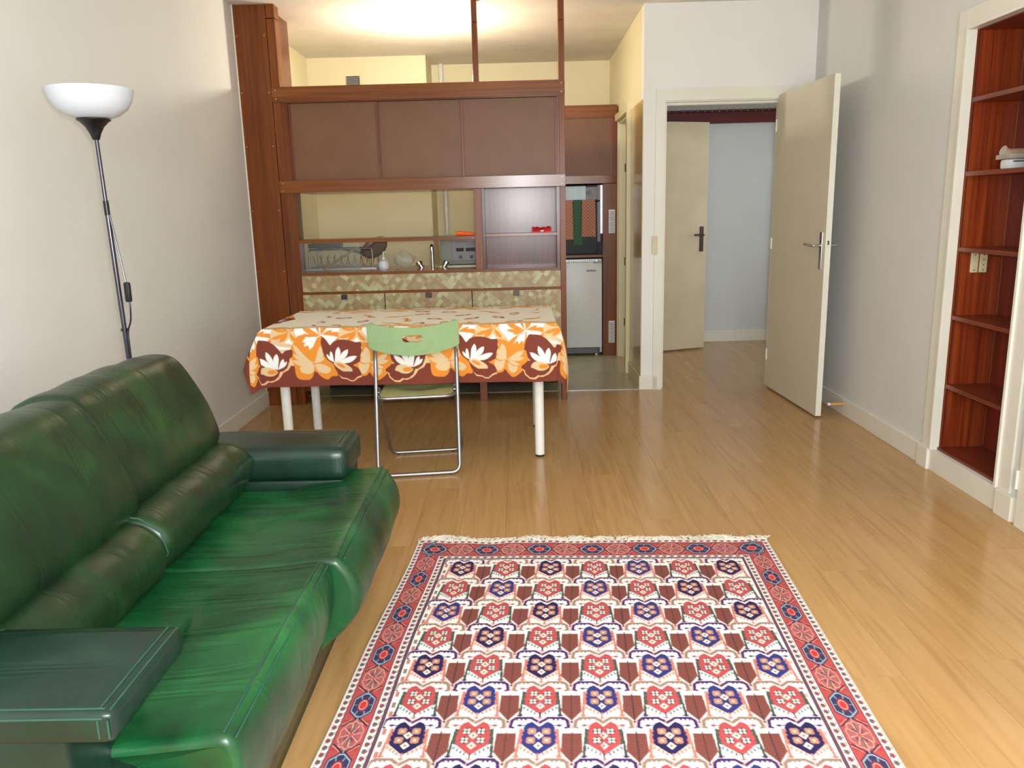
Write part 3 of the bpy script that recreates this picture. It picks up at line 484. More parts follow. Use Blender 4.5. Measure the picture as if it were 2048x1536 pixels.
obj('steel_strip', NB((0.7265, 0.7445, 7.236, 7.2615, 1.10, 1.519)), 'brushed_steel', ov); obj('lower_black', NB((0.699, 0.7445, 7.236, 7.2615, 0.925, 1.0295)), 'black_gloss', ov)
obj('control_panel', NB((0.25, 0.698, 7.235, 7.2615, 1.395, 1.505), bev=0.002), 'grey_plastic', ov)
bm = bmesh.new(); cyl(bm, (0.625, 7.2345, 1.455), (0.625, 7.212, 1.455), 0.020, 20); obj('knob', bm, 'black_plastic', ov, True)
bm = bmesh.new(); tube(bm, fillet([(0.29, 7.2345, 1.384), (0.29, 7.205, 1.384), (0.715, 7.205, 1.384), (0.715, 7.2315, 1.384)], 0.012), 0.007, 10); obj('towel_bar', bm, 'black_plastic', ov, True)
obj('printed_card', NB((0.37, 0.597, 7.231, 7.2345, 1.392, 1.512)), 'printed_card', ov, label='pale blue printed instruction card')
def towel(name, x0, x1, z0, mat, lb, wave):
    bm = bmesh.new(); nx, nz = 12, 16; rows = []
    for j in range(nz + 1):
        row = []
        for i in range(nx + 1):
            u, v = i / nx, j / nz; z = 1.393 - v * (1.393 - z0); y = 7.196 - 0.006 * math.sin(u * PI * wave) * min(1, v * 3) - 0.003
            xx = x0 + (x1 - x0) * u + 0.01 * v * (u - 0.5); row.append(bm.verts.new((xx, y, z)))
        rows.append(row)
    for j in range(nz):
        for i in range(nx): bm.faces.new((rows[j][i], rows[j][i + 1], rows[j + 1][i + 1], rows[j + 1][i]))
    g = bmesh.ops.extrude_face_region(bm, geom=bm.faces[:]); bmesh.ops.translate(bm, vec=(0, 0.004, 0), verts=[q_ for q_ in g['geom'] if isinstance(q_, bmesh.types.BMVert)])
    t = thing(name, ((x0 + x1) / 2, 7.2, 1.39), lb, 'towel', 'tea towels on the oven bar')
    obj('cloth', bm, mat, t, True)
    obj('fold_over', NB((x0 + 0.001, x1 - 0.001, 7.1925, 7.217, 1.3915, 1.3955), bev=0.001), mat, t); obj('hem', NB((x0 - 0.004, x1 + 0.004, 7.1855, 7.1885, z0 + 0.004, z0 + 0.009)), mat, t)
towel('tea_towel', 0.395, 0.478, 1.055, 'towel_orange', 'orange checked tea towel on the oven bar, partly behind the post', 2.2)
towel('tea_towel', 0.484, 0.556, 1.005, 'towel_green', 'plain green tea towel hanging in the middle of the oven bar', 1.6)
towel('tea_towel', 0.562, 0.676, 1.075, 'towel_rust', 'wide rust checked tea towel at the right of the oven bar', 2.8)
cu = thing('wall_cupboard', (0.56, 7.5, 1.53), 'brown-doored wall cupboard above the oven at the end of the kitchen', 'cabinet')
obj('carcass', NB((0.24, 0.868, 7.24, 7.90, 1.535, 2.185)), 'mahogany_z', cu); obj('top_rail', NB((0.24, 0.868, 7.205, 7.2395, 2.08, 2.185), bev=0.001), 'mahogany_x', cu); obj('bottom_rail', NB((0.24, 0.868, 7.205, 7.2395, 1.532, 1.60), bev=0.001), 'mahogany_x', cu)
obj('stile', NB((0.832, 0.868, 7.205, 7.2395, 1.6005, 2.0795), bev=0.001), 'mahogany_z', cu); obj('cupboard_door', NB((0.24, 0.812, 7.212, 7.226, 1.6005, 2.0795)), 'brown_laminate', cu); obj('door_strip', NB((0.8125, 0.8315, 7.210, 7.2395, 1.6005, 2.0795)), 'mahogany_red', cu)

# ------------------------------------------------------------------ painter for printed patterns (rug, tablecloth)
class Canvas:
    def __init__(s, wm, hm, res, bg):
        s.res = res; s.W = int(round(wm / res)); s.H = int(round(hm / res)); s.a = np.empty((s.H, s.W, 3), np.float32); s.a[:] = lin(bg)[:3]
    def poly(s, pts, col):
        P = np.asarray(pts, float) / s.res; x0 = max(0, int(P[:, 0].min()) - 1); x1 = min(s.W, int(P[:, 0].max()) + 2); y0 = max(0, int(P[:, 1].min()) - 1); y1 = min(s.H, int(P[:, 1].max()) + 2)
        if x1 <= x0 or y1 <= y0: return
        X, Y = np.meshgrid(np.arange(x0, x1) + .5, np.arange(y0, y1) + .5); ins = np.zeros(X.shape, bool); n = len(P)
        for i in range(n):
            ax, ay = P[i]; bx, by = P[(i + 1) % n]
            if ay == by: continue
            c = ((ay > Y) != (by > Y)) & (X < (bx - ax) * (Y - ay) / (by - ay) + ax); ins ^= c
        s.a[y0:y1, x0:x1][ins] = lin(col)[:3]
    def line(s, pts, wd, col):
        for (ax, ay), (bx, by) in zip(pts, pts[1:]):
            L = math.hypot(bx - ax, by - ay) or 1e-9; nx, ny = -(by - ay) / L * wd / 2, (bx - ax) / L * wd / 2; ex, ey = (bx - ax) / L * wd * .3, (by - ay) / L * wd * .3
            s.poly([(ax + nx - ex, ay + ny - ey), (bx + nx + ex, by + ny + ey), (bx - nx + ex, by - ny + ey), (ax - nx - ex, ay - ny - ey)], col)
    def ell(s, cx, cy, rx, ry, col, n=16): s.poly([(cx + rx * math.cos(2 * PI * k / n), cy + ry * math.sin(2 * PI * k / n)) for k in range(n)], col)
    def down(s, k):
        H, W = s.H // k * k, s.W // k * k; return s.a[:H, :W].reshape(H // k, k, W // k, k, 3).mean((1, 3))
def grid_object(name, mat, pos, colors, parent, back=None):
    H, W = colors.shape[:2]; me = D.meshes.new(name); idx = np.arange(H * W).reshape(H, W)
    q_ = np.stack([idx[:-1, :-1], idx[:-1, 1:], idx[1:, 1:], idx[1:, :-1]], -1).reshape(-1, 4); V = pos.reshape(-1, 3); COL = colors.reshape(-1, 3)
    if back is not None:                                                      # underside and edges: gives the sheet a real thickness
        nV = len(V); V = np.vstack([V, back.reshape(-1, 3)]); COL = np.vstack([COL, COL * 0.8 + 0.1])
        per = np.concatenate([idx[0, :], idx[1:, -1], idx[-1, -2::-1], idx[-2:0:-1, 0]]); nx = np.roll(per, -1)
        q_ = np.vstack([q_, q_[:, ::-1] + nV, np.stack([per, per + nV, nx + nV, nx], -1)])
    me.vertices.add(len(V)); me.vertices.foreach_set('co', V.astype(np.float32).ravel()); n = len(q_)
    me.loops.add(n * 4); me.loops.foreach_set('vertex_index', q_.astype(np.int32).ravel()); me.polygons.add(n); me.polygons.foreach_set('loop_start', np.arange(n, dtype=np.int32) * 4)
    try: me.polygons.foreach_set('loop_total', np.full(n, 4, np.int32))
    except Exception: pass
    me.update(calc_edges=True); at_ = me.color_attributes.new('pattern', 'FLOAT_COLOR', 'POINT')
    at_.data.foreach_set('color', np.concatenate([COL, np.ones((len(COL), 1))], 1).astype(np.float32).ravel()); me.polygons.foreach_set('use_smooth', [True] * n)
    me.materials.append(M[mat]); o = D.objects.new(name, me); C.objects.link(o)
    if parent is not None: o.parent = parent; WL[o.name] = WL[parent.name]
    return o

# ------------------------------------------------------------------ rug
CREAM, NAVY, BLUE, RED, SALM, BROWN, GREEN, OLIVE, PINK, TAN, PURP = (238, 236, 233), (46, 42, 88), (52, 60, 126), (188, 82, 86), (200, 124, 110), (150, 90, 82), (76, 88, 80), (146, 128, 114), (226, 172, 164), (190, 134, 112), (94, 72, 116)
RW, RL = 1.40, 2.09
cv = Canvas(RW, RL, 0.00125, CREAM)
def heart(cx, cy, red):
    mm = 0.001; P_ = lambda L: [(cx + x * mm, cy + y * mm) for x, y in L]
    H1 = RED if red else (NAVY if random.random() < 0.35 else BLUE); bar = GREEN if red else SALM; hook = OLIVE if red else (62, 50, 112); vband = (206, 226, 224) if red else (238, 200, 186); vmk = (48, 60, 72) if red else (214, 104, 92)
    for sx in (-1, 1):
        Q = lambda L: P_([(x * sx, y) for x, y in L])
        cv.poly(Q([(36, -36), (49, -42), (57, 74), (50, 74), (46, 30), (36, 24)]), bar)
        if not red: cv.poly(Q([(34, -34), (49, -40), (53, 22), (34, 26)]), SALM)
        cv.poly(Q([(38, 24), (49, 20), (46, 36), (6, 68), (0, 66), (0, 60)]), vband)
        for k in range(4): t = k / 3.6; x, y = 40 - 34 * t, 31 + 27 * t; cv.line(Q([(x, y), (x + 4, y + 7), (x + 1, y + 9)]), 0.003, vmk)
        cv.poly(Q([(44, 66), (60, 66), (60, 71), (44, 71)]), bar if red else SALM); cv.poly(Q([(48, 60), (56, 60), (56, 84), (48, 84)]), (70, 62, 104) if red else SALM)
        cv.line(Q([(0, -66), (22, -86), (60, -86), (72, -74), (76, -46)]), 0.013, PINK); cv.line(Q([(0, -66), (22, -86), (60, -86), (71, -74), (74, -46)]), 0.008, hook); cv.line(Q([(74, -48), (66, -44)]), 0.007, hook)
        for k in range(3): x = 32 + k * 11; cv.poly(Q([(x, -84), (x + 9, -84), (x + 4, -72)]), hook)
        cv.poly(Q([(40, -54), (50, -60), (60, -54), (50, -48)]), PURP if not red else (176, 92, 92)); cv.poly(Q([(34, -56), (42, -56), (42, -52), (34, -52)]), H1)
        cv.poly(Q([(0, -48), (19, -70), (32, -62), (40, -44), (38, -30), (43, -24), (39, -16), (44, -6), (40, 4), (43, 14), (38, 25), (0, 64)]), H1)
        for k in range(4): cv.poly(Q([(37, -30 + k * 13), (44, -25 + k * 13), (37, -20 + k * 13)]), H1)
        for (x, y) in ((18, -30), (20, 6)):
            if red:
                cv.ell(cx + sx * x * mm, cy + y * mm, 0.0115, 0.0135, (74, 66, 66))
                for k in range(4): a = PI / 4 + k * PI / 2; cv.ell(cx + (sx * x + 7 * math.cos(a)) * mm, cy + (y + 8 * math.sin(a)) * mm, 0.0042, 0.005, (222, 226, 220), 8)
            else:
                for k in range(4): a = PI / 4 + k * PI / 2; cv.ell(cx + (sx * x + 6 * math.cos(a)) * mm, cy + (y + 7 * math.sin(a)) * mm, 0.0072, 0.0082, TAN, 10)
                cv.ell(cx + sx * x * mm, cy + y * mm, 0.0045, 0.0055, (238, 200, 172), 8)
    for y in (-13, 27): cv.poly(P_([(0, y - 15), (12, y), (0, y + 15), (-12, y)]), (236, 222, 208)); cv.poly(P_([(0, y - 6), (5, y), (0, y + 6), (-5, y)]), (170, 120, 116))
    cv.poly(P_([(-2, 56), (2, 56), (2, 84), (-2, 84)]), (60, 60, 70) if red else SALM); cv.poly(P_([(0, 84), (9, 76), (-9, 76)]), SALM)
    cv.line(P_([(0, -50), (0, -40)]), 0.002, (150, 60, 80))
def penta(cx, cy):
    mm = 0.001; P_ = lambda L: [(cx + x * mm, cy + y * mm) for x, y in L]
    cv.poly(P_([(-25, -22), (25, -22), (27, 50), (0, 92), (-27, 50)]), (150, 100, 92)); cv.poly(P_([(-23, -20), (23, -20), (25, 49), (0, 88), (-25, 49)]), (132, 78, 72))
    for k in range(11):
        y = -18 + k * 9
        for sx in (-1, 1): cv.line(P_([(0, y + 8), (sx * 22, y)]) if y < 46 else P_([(0, y + 5), (sx * max(3, 22 - (y - 46) * .55), y)]), 0.002, (112, 62, 56))
    cv.line(P_([(0, -30), (0, 100)]), 0.003, (78, 60, 60)); cv.poly(P_([(-8, 100), (8, 100), (0, 90)]), (90, 80, 90))
fx0, fx1, fy0 = 0.139, RW - 0.139, 0.181
cols = [0.211 + 0.1645 * i for i in range(7)]; rows_ = [0.262 + 0.165 * j for j in range(11)]
for j, cy in enumerate(rows_):
    for i in range(6): penta((cols[i] + cols[i + 1]) / 2, cy)
    for i, cx in enumerate(cols): heart(cx, cy, (i + j) % 2 == 1)
    for (y, c) in ((-40, SALM), (10, OLIVE), (50, SALM)): cv.poly([(fx0 + 0.004, cy + y * .001), (fx0 + 0.013, cy + y * .001), (fx0 + 0.013, cy + (y + 24) * .001), (fx0 + 0.004, cy + (y + 24) * .001)], c)
    cv.poly([(fx1 - 0.012, cy - .03), (fx1 - 0.004, cy - .03), (fx1 - 0.004, cy - .012), (fx1 - 0.012, cy - .012)], PINK)
# border bands (frame drawn as four strips), then motifs
def frame(x, y, wd, hd, col):
    W_, H_ = RW, RL
    cv.poly([(x, y), (W_ - x, y), (W_ - x, y + hd), (x, y + hd)], col); cv.poly([(x, H_ - y - hd), (W_ - x, H_ - y - hd), (W_ - x, H_ - y), (x, H_ - y)], col)
    cv.poly([(x, y), (x + wd, y), (x + wd, H_ - y), (x, H_ - y)], col); cv.poly([(W_ - x - wd, y), (W_ - x, y), (W_ - x, H_ - y), (W_ - x - wd, H_ - y)], col)
frame(0, 0, 0.139, 0.181, CREAM); frame(0.0, 0.0, 0.004, 0.002, (206, 200, 186)); frame(0.025, 0.028, 0.003, 0.003, (96, 66, 78)); frame(0.028, 0.031, 0.074, 0.113, (184, 82, 82)); frame(0.102, 0.144, 0.003, 0.003, (96, 66, 78))
frame(0.128, 0.168, 0.009, 0.010, (86, 66, 84)); frame(0.1308, 0.171, 0.003, 0.003, (132, 84, 92))
def guard(hor, a0, a1, c, wd):
    n = int((a1 - a0) / 0.027); st = (a1 - a0) / n
    for k in range(n):
        u = a0 + k * st; T = (lambda u_, v_: (u_, c + v_)) if hor else (lambda u_, v_: (c + v_, u_))
        col = (146, 78, 82) if k % 2 else (120, 92, 96)
        cv.poly([T(u + st * .12, -wd * .30), T(u + st * .62, -wd * .42), T(u + st * .88, wd * .05), T(u + st * .6, wd * .34), T(u + st * .2, wd * .22)], col)
        cv.line([T(u, wd * .45), T(u + st * .3, wd * .42), T(u + st * .5, wd * .46), T(u + st * .95, -wd * .42)], 0.0022, (126, 104, 100))
for y in (0.0155, RL - 0.0155): guard(True, 0.005, RW - 0.005, y, 0.021)
for y in (0.1575, RL - 0.1575): guard(True, 0.106, RW - 0.106, y, 0.019)
for x in (0.0148, RW - 0.0148): guard(False, 0.03, RL - 0.03, x, 0.0185)
for x in (0.1168, RW - 0.1168): guard(False, 0.15, RL - 0.15, x, 0.019)
def motif(hor, u, c, half, pitch, kind):
    T = (lambda a, b_: (u + a, c + b_)) if hor else (lambda a, b_: (c + b_, u + a)); h = half
    DK = (44, 46, 66)
    if kind == 0:
        p = pitch * .5
        cv.poly([T(-p * 1.02, -h * .25), T(-p * .55, -h * .1), T(-p * .55, h * .1), T(-p * 1.02, h * .25)], DK); cv.poly([T(p * 1.02, -h * .25), T(p * .55, -h * .1), T(p * .55, h * .1), T(p * 1.02, h * .25)], DK)
        o8 = lambda s_, k_: [T(-p * .86 * s_, -h * .16 * s_), T(-p * .45 * s_, -h * .78 * s_), T(p * .45 * s_, -h * .78 * s_), T(p * .86 * s_, -h * .16 * s_), T(p * .86 * s_, h * .16 * s_), T(p * .45 * s_, h * .78 * s_), T(-p * .45 * s_, h * .78 * s_), T(-p * .86 * s_, h * .16 * s_)]
        cv.poly(o8(1.1, 0), DK); cv.poly(o8(1.0, 0), (164, 180, 196)); cv.poly(o8(.9, 0), (58, 62, 96))
        for k in range(12): a = 2 * PI * k / 12; cv.line([T(p * .48 * math.cos(a), h * .48 * math.sin(a)), T(p * .74 * math.cos(a), h * .66 * math.sin(a))], 0.0028, (150, 160, 180) if k % 2 else (60, 50, 92))
        cv.ell(*T(0, 0), *((p * .48, h * .44) if hor else (h * .44, p * .48)), (120, 52, 70)); cv.ell(*T(0, 0), *((p * .36, h * .32) if hor else (h * .32, p * .36)), (226, 160, 140)); cv.ell(*T(0, 0), *((p * .28, h * .25) if hor else (h * .25, p * .28)), (200, 62, 66))
        for sx in (-1, 1):
            cv.line([T(sx * p * .9, 0), T(sx * p * 1.05, 0)], 0.003, (180, 190, 204))
    else:
        p = pitch * .5
        for k in range(10): a = 2 * PI * k / 10; cv.ell(*T(p * .58 * math.cos(a), h * .60 * math.sin(a)), *((p * .34, h * .30) if hor else (h * .30, p * .34)), (206, 150, 142), 10)
        for k in range(10): a = 2 * PI * k / 10; cv.ell(*T(p * .54 * math.cos(a), h * .56 * math.sin(a)), *((p * .29, h * .25) if hor else (h * .25, p * .29)), (172, 98, 96), 10)
        cv.ell(*T(0, 0), *((p * .52, h * .5) if hor else (h * .5, p * .52)), (176, 104, 100))
        for k in range(4):
            a = PI / 4 + k * PI / 2; cv.ell(*T(p * .36 * math.cos(a), h * .34 * math.sin(a)), *((p * .2, h * .17) if hor else (h * .17, p * .2)), (132, 70, 86), 10)
        for k in range(8): a = 2 * PI * k / 8 + .2; cv.line([T(p * .12 * math.cos(a), h * .12 * math.sin(a)), T(p * .74 * math.cos(a), h * .72 * math.sin(a))], 0.0022, (232, 190, 176))
        cv.line([T(-p * .8, 0), T(p * .8, 0)], 0.004, (122, 104, 90)); cv.ell(*T(0, 0), 0.006, 0.006, (214, 90, 84), 8)
        for sx in (-1, 1):
            for sy in (-1, 1): cv.poly([T(sx * p * .98, sy * h * .30), T(sx * p * .62, sy * h * .96), T(sx * p * .98, sy * h * .96)], (180, 66, 70)); cv.line([T(sx * p * .98, sy * h * .26), T(sx * p * .58, sy * h * .92)], 0.005, DK); cv.line([T(sx * p * 1.0, sy * h * .36), T(sx * p * .66, sy * h * .94)], 0.0022, (232, 180, 160))
def run(hor, c, half, a0, n, pitch):
    for k in range(n):
        if k % 2: motif(hor, a0 + k * pitch, c, half, pitch, 1)
    for k in range(n):
        if k % 2 == 0: motif(hor, a0 + k * pitch, c, half, pitch, 0)
run(False, 0.065, 0.0355, 0.0875, 16, 0.1277); run(False, RW - 0.065, 0.0355, 0.0875, 16, 0.1277)
run(True, 0.0875, 0.055, 0.08, 13, 0.10333); run(True, RL - 0.0875, 0.055, 0.08, 13, 0.10333)
colr = cv.down(2); H_, W_ = colr.shape[:2]
FLc, FRc, NLc, NRc = np.array((-0.437, 3.065)), np.array((0.972, 3.017)), np.array((-0.600, 0.98)), np.array((0.853, 0.95))
S, T_ = np.meshgrid(np.linspace(0, 1, W_), np.linspace(0, 1, H_)); S3, T3 = S[..., None], T_[..., None]
xy = (FLc * (1 - S3) + FRc * S3) * (1 - T3) + (NLc * (1 - S3) + NRc * S3) * T3
xy[..., 1] += 0.006 * np.sin(S * 21) * np.exp(-T_ * 14) + 0.003 * np.sin(S * 53) * np.exp(-T_ * 25); xy[..., 0] += 0.004 * np.sin(T_ * 13) * (S < .5)
pile = rng.random((H_, W_)) * 0.0008
zz = 0.0085 + pile + 0.0035 * np.maximum(0, np.sin(S * 24 + 1)) * np.exp(-T_ * 16)
rug = thing('patterned_rug', (0.2, 2.0, 0), 'red, navy and cream oriental rug with rows of heart motifs and a fringe', 'rug')
pos = np.dstack([xy[..., 0] - 0.2, xy[..., 1] - 2.0, zz]); bk = pos.copy(); bk[..., 2] = 0.001
colr = colr * (0.94 + 0.12 * rng.random((H_, W_, 1)))
grid_object('pile', 'rug_wool', pos, colr, rug, bk)
bm = bmesh.new()
for k in range(560):
    s_ = k / 559 + random.uniform(-.001, .001); p = FLc * (1 - s_) + FRc * s_; p = p + np.array((0, 0.006 * math.sin(s_ * 21) + 0.003 * math.sin(s_ * 53) - 0.004))
    L = 0.032 + 0.022 * max(0, math.sin(s_ * 17 + math.sin(s_ * 41) * 1.5)) + random.uniform(0, .016); dx = 0.4 * math.sin(s_ * 33) + random.uniform(-.5, .5); c2 = random.uniform(-.4, .4)
    pts = [(p[0], p[1], 0.0075), (p[0] + dx * L * .4, p[1] + L * .5, 0.009 + random.uniform(-.002, .004)), (p[0] + (dx + c2) * L, p[1] + L, 0.004 + random.uniform(0, .004))]
    tube(bm, pts, 0.0015, 4, taper=[0.0030, 0.0022, 0.0012])
o = obj('fringe', bm, 'fringe_cotton', rug); o['kind'] = 'stuff'
bm = bmesh.new()
for k in range(300):
    s_ = k / 299; p = NLc * (1 - s_) + NRc * s_; L = random.uniform(.03, .05); tube(bm, [(p[0], p[1] + .004, 0.007), (p[0] + random.uniform(-.01, .01), p[1] - L, 0.004)], 0.0015, 4)
o = obj('fringe', bm, 'fringe_cotton', rug); o['kind'] = 'stuff'

# ------------------------------------------------------------------ table and cloth
TX0, TX1, TY0, TY1, TZ = -1.352, 0.183, 4.115, 4.888, 0.745
tbl = thing('dining_table', ((TX0 + TX1) / 2, (TY0 + TY1) / 2, 0), 'rectangular dining table on round white legs under the flowered cloth', 'table')
obj('table_top', NB((TX0, TX1, TY0, TY1, TZ - 0.028, TZ), bev=0.004), 'white_enamel', tbl)
for x in (TX0 + 0.068, TX1 - 0.092):
    for y in (4.222, 4.835):
        bm = bmesh.new(); lathe(bm, [(0.026, 0.012), (0.026, TZ - 0.0285)], x, y, 24); lg = obj('leg', bm, 'white_enamel', tbl, True)
        bm = bmesh.new(); lathe(bm, [(0.022, 0.0), (0.025, 0.003), (0.025, 0.0118)], x, y, 20); obj('foot_cap', bm, 'rubber', lg, True)
OL, OR, OF, OB = 0.15, 0.31, 0.303, 0.29
CW, CH = (TX1 - TX0) + OL + OR, (TY1 - TY0) + OF + OB
BRN, ORG, BEI, WHT, CRM = (124, 62, 48), (226, 142, 54), (220, 194, 152), (238, 238, 236), (242, 238, 226)
K = 0.000335; KV = 0.000318; PER = 2115
cc = Canvas(CW, CH, 0.00125, CRM)
def smooth(L, k=4):
    n = len(L); out = []
    for i in range(n):
        p0, p1, p2, p3 = [np.array(L[j % n], float) for j in (i - 1, i, i + 1, i + 2)]
        for t in np.arange(k) / k: out.append(tuple(0.5 * ((2 * p1) + (p2 - p0) * t + (2 * p0 - 5 * p1 + 4 * p2 - p3) * t * t + (3 * p1 - p0 - 3 * p2 + p3) * t ** 3)))
    return out
def petal(b0, tip, wd, bend=0.0):
    b0, tip = np.array(b0, float), np.array(tip, float); d = tip - b0; L = np.hypot(*d); d /= L; n = np.array((-d[1], d[0])); A, B = [], []
    for t in np.linspace(0, 1, 9):
        w_ = wd * .5 * (math.sin(PI * t ** 1.5) ** 0.8 if 0 < t < 1 else 0); c_ = b0 + d * L * t + n * bend * L * math.sin(PI * t); A.append(tuple(c_ + n * w_)); B.append(tuple(c_ - n * w_))
    return A + B[::-1]
c1 = lambda L: [(x - 575, 1035 - y) for x, y in L]; c2 = lambda L: [(x - 1620 + 2115, 1125 - y) for x, y in L]
SH = []                                    # (polygon in motif pixels, colour), bottom to top
def add(L, col, f=c1, sm=True): SH.append((smooth(f(L)) if sm else f(L), col))
def pet(f, ctr, tips, col, bend=0.06):
    for (x, y, wd) in tips: a = f([ctr, (x, y)]); SH.append((petal(a[0], a[1], wd, bend if a[1][0] < a[0][0] else -bend), col))
for sh in (0, 1057):                       # upper flowers, twice per repeat
    g = lambda L, s=sh: [(x - 1620 + 2115 + s, 1125 - y) for x, y in L]
    add([(480, 330), (500, 160), (600, 90), (760, 70), (850, 130), (900, 300), (990, 420), (860, 470), (560, 430)], BEI, g)
    pet(g, (765, 205), [(480, 322, 62), (505, 150, 52), (612, 372, 66), (892, 385, 62), (850, 165, 34), (640, 120, 40), (780, 90, 40)], ORG)
    add([(765, 318), (822, 412), (690, 388)], WHT, g, False)
    add([(850, 160), (940, 90), (1250, 60), (1480, 100), (1515, 180), (1440, 260), (1560, 330), (1420, 380), (1120, 370), (980, 360), (880, 270)], WHT, g)
    add([(1255, 300), (1120, 350), (1000, 440), (985, 500), (1060, 575), (1200, 560), (1265, 470), (1275, 330)], ORG, g)
    add([(1290, 262), (1400, 235), (1520, 228), (1640, 290), (1645, 345), (1580, 385), (1480, 350), (1525, 315), (1420, 285)], ORG, g)
    pet(g, (1255, 265), [(965, 135, 78), (962, 256, 54), (1050, 325, 36), (1190, 95, 40), (1270, 85, 36), (1340, 105, 50), (1445, 195, 56)], ORG)
    add([(1255, 305), (1150, 350), (1068, 485), (1140, 432), (1150, 497), (1197, 430), (1216, 472), (1252, 400)], WHT, g, False)
    pet(g, (1270, 285), [(1522, 316, 66)], WHT)
add([(840, 690), (815, 600), (770, 520), (780, 420), (840, 300), (920, 190), (1020, 190), (1140, 300), (1270, 190), (1350, 300), (1420, 480), (1440, 640), (1495, 850), (1400, 870), (1330, 922), (1240, 870), (1152, 770), (1110, 860), (1050, 912), (960, 910), (885, 890), (850, 820)], ORG)
pet(c1, (1140, 635), [(832, 318, 80), (818, 470, 60), (812, 590, 84), (1262, 360, 80), (1296, 470, 50), (1310, 545, 40)], BEI, 0.10)
add([(1130, 660), (1050, 648), (960, 670), (920, 730), (950, 790), (1060, 815), (1120, 780), (1142, 700)], BEI); add([(1160, 660), (1250, 655), (1350, 700), (1395, 760), (1340, 815), (1250, 805), (1190, 760)], BEI)
add([(1205, 205), (1040, 212), (975, 292), (1022, 290), (1000, 362), (1072, 345), (1086, 416), (1142, 370), (1182, 290)], WHT, c1, False)
add([(830, 410), (900, 408), (990, 450), (1030, 540), (1080, 560), (1200, 550), (1310, 580), (1312, 700), (1270, 780), (1180, 860), (1200, 920), (1150, 980), (1050, 1035), (970, 960), (930, 900), (880, 950), (790, 950), (720, 850), (670, 780), (750, 730), (800, 640), (830, 540)], ORG, c2)
pet(c2, (960, 735), [(888, 478, 100), (1226, 598, 84), (1238, 712, 66), (1156, 832, 56), (806, 560, 76), (786, 676, 66)], BEI)
add([(930, 752), (850, 765), (768, 745), (785, 900), (860, 918), (915, 840)], BEI, c2); add([(980, 790), (1060, 850), (1122, 848), (1112, 920), (1052, 965), (982, 910)], BEI, c2)
A_ = [(250, 265), (340, 250), (440, 265), (530, 320), (600, 400), (655, 470), (700, 430), (770, 410), (815, 420), (825, 470), (805, 530), (770, 560), (760, 630), (720, 700), (640, 760), (602, 770), (620, 830), (560, 900), (470, 935), (400, 930), (350, 965), (280, 960), (220, 900), (190, 840), (150, 790), (170, 740), (280, 690), (240, 620), (215, 510), (185, 470)]
add(A_, BRN)
add([(130, 795), (190, 832), (203, 890), (270, 953), (340, 958), (400, 915), (425, 928), (500, 915), (570, 855), (605, 770), (650, 765), (720, 710), (762, 600), (800, 560), (800, 640), (740, 740), (650, 787), (612, 852), (560, 905), (470, 947), (410, 942), (350, 987), (270, 977), (192, 907), (178, 852)], (232, 190, 140), c1, False)
pet(c1, (575, 735), [(272, 538, 92), (402, 438, 88), (566, 472, 86), (672, 558, 60), (726, 600, 46)], WHT)
add([(570, 770), (510, 720), (420, 690), (330, 705), (285, 780), (340, 808), (400, 838), (480, 842), (540, 812)], BEI); add([(565, 772), (500, 738), (440, 742), (408, 775), (440, 808), (510, 806)], ORG)
add([(1290, 215), (1340, 250), (1390, 330), (1410, 345), (1480, 280), (1600, 260), (1720, 280), (1810, 310), (1890, 310), (1892, 420), (1900, 440), (1870, 540), (1860, 620), (1780, 670), (1750, 690), (1830, 740), (1870, 850), (1800, 890), (1740, 945), (1680, 930), (1640, 905), (1560, 870), (1480, 790), (1430, 660), (1350, 590), (1300, 500), (1280, 400), (1265, 300)], BRN)
add([(1498, 838), (1560, 893), (1640, 908), (1690, 943), (1740, 943), (1800, 883), (1870, 858), (1876, 880), (1800, 912), (1740, 962), (1680, 957), (1640, 927), (1550, 912)], (232, 190, 140), c1, False)
pet(c1, (1455, 640), [(1343, 494, 40), (1410, 448, 50), (1536, 378, 80), (1682, 424, 90), (1818, 538, 92)], WHT)
add([(1440, 655), (1480, 635), (1560, 635), (1650, 680), (1720, 740), (1725, 790), (1640, 790), (1580, 788), (1500, 730)], BEI); add([(1480, 658), (1540, 658), (1600, 690), (1618, 730), (1570, 730), (1520, 700)], ORG)
def border(length, tf, phase):
    for n in range(-1, int(length / (PER * K)) + 2):
        off = n * PER * K + phase
        for L, col in SH: cc.poly([tf(off + x * K, y * KV) for x, y in L], col)
def strip(length, tf):
    for y0, y1, col in ((0, 0.115, BRN), (0.115, 0.20, BEI), (0.20, 0.335, WHT), (0.335, 0.40, CRM)): cc.poly([tf(0, y0), tf(length, y0), tf(length, y1), tf(0, y1)], col)
    for k in range(int(length / 0.11) + 1): u = k * 0.11; cc.poly([tf(u + a * .07, 0.352 + b_ * .030) for a, b_ in smooth([(-1, -.6), (-.3, .6), (.4, 1), (1, .1), (.5, -1), (-.4, -1)])], (232, 172, 84) if k % 3 else (226, 200, 150))
tfs = {'f': lambda u, v: (u, CH - v), 'b': lambda u, v: (CW - u, v), 'l': lambda u, v: (v, u), 'r': lambda u, v: (CW - v, CH - u)}
cs = {}
base_img = cc.a.copy()
for key, Lh, ph in (('l', CH, 0.05), ('r', CH, -0.10), ('b', CW, 0.1), ('f', CW, (OL - 0.005) + 0.085)):
    cc.a = base_img.copy(); strip(Lh, tfs[key]); border(Lh, tfs[key], ph); cs[key] = cc.a
YY, XX = np.mgrid[0:cc.H, 0:cc.W]; dl, dr_, db, df = XX, cc.W - 1 - XX, YY, cc.H - 1 - YY
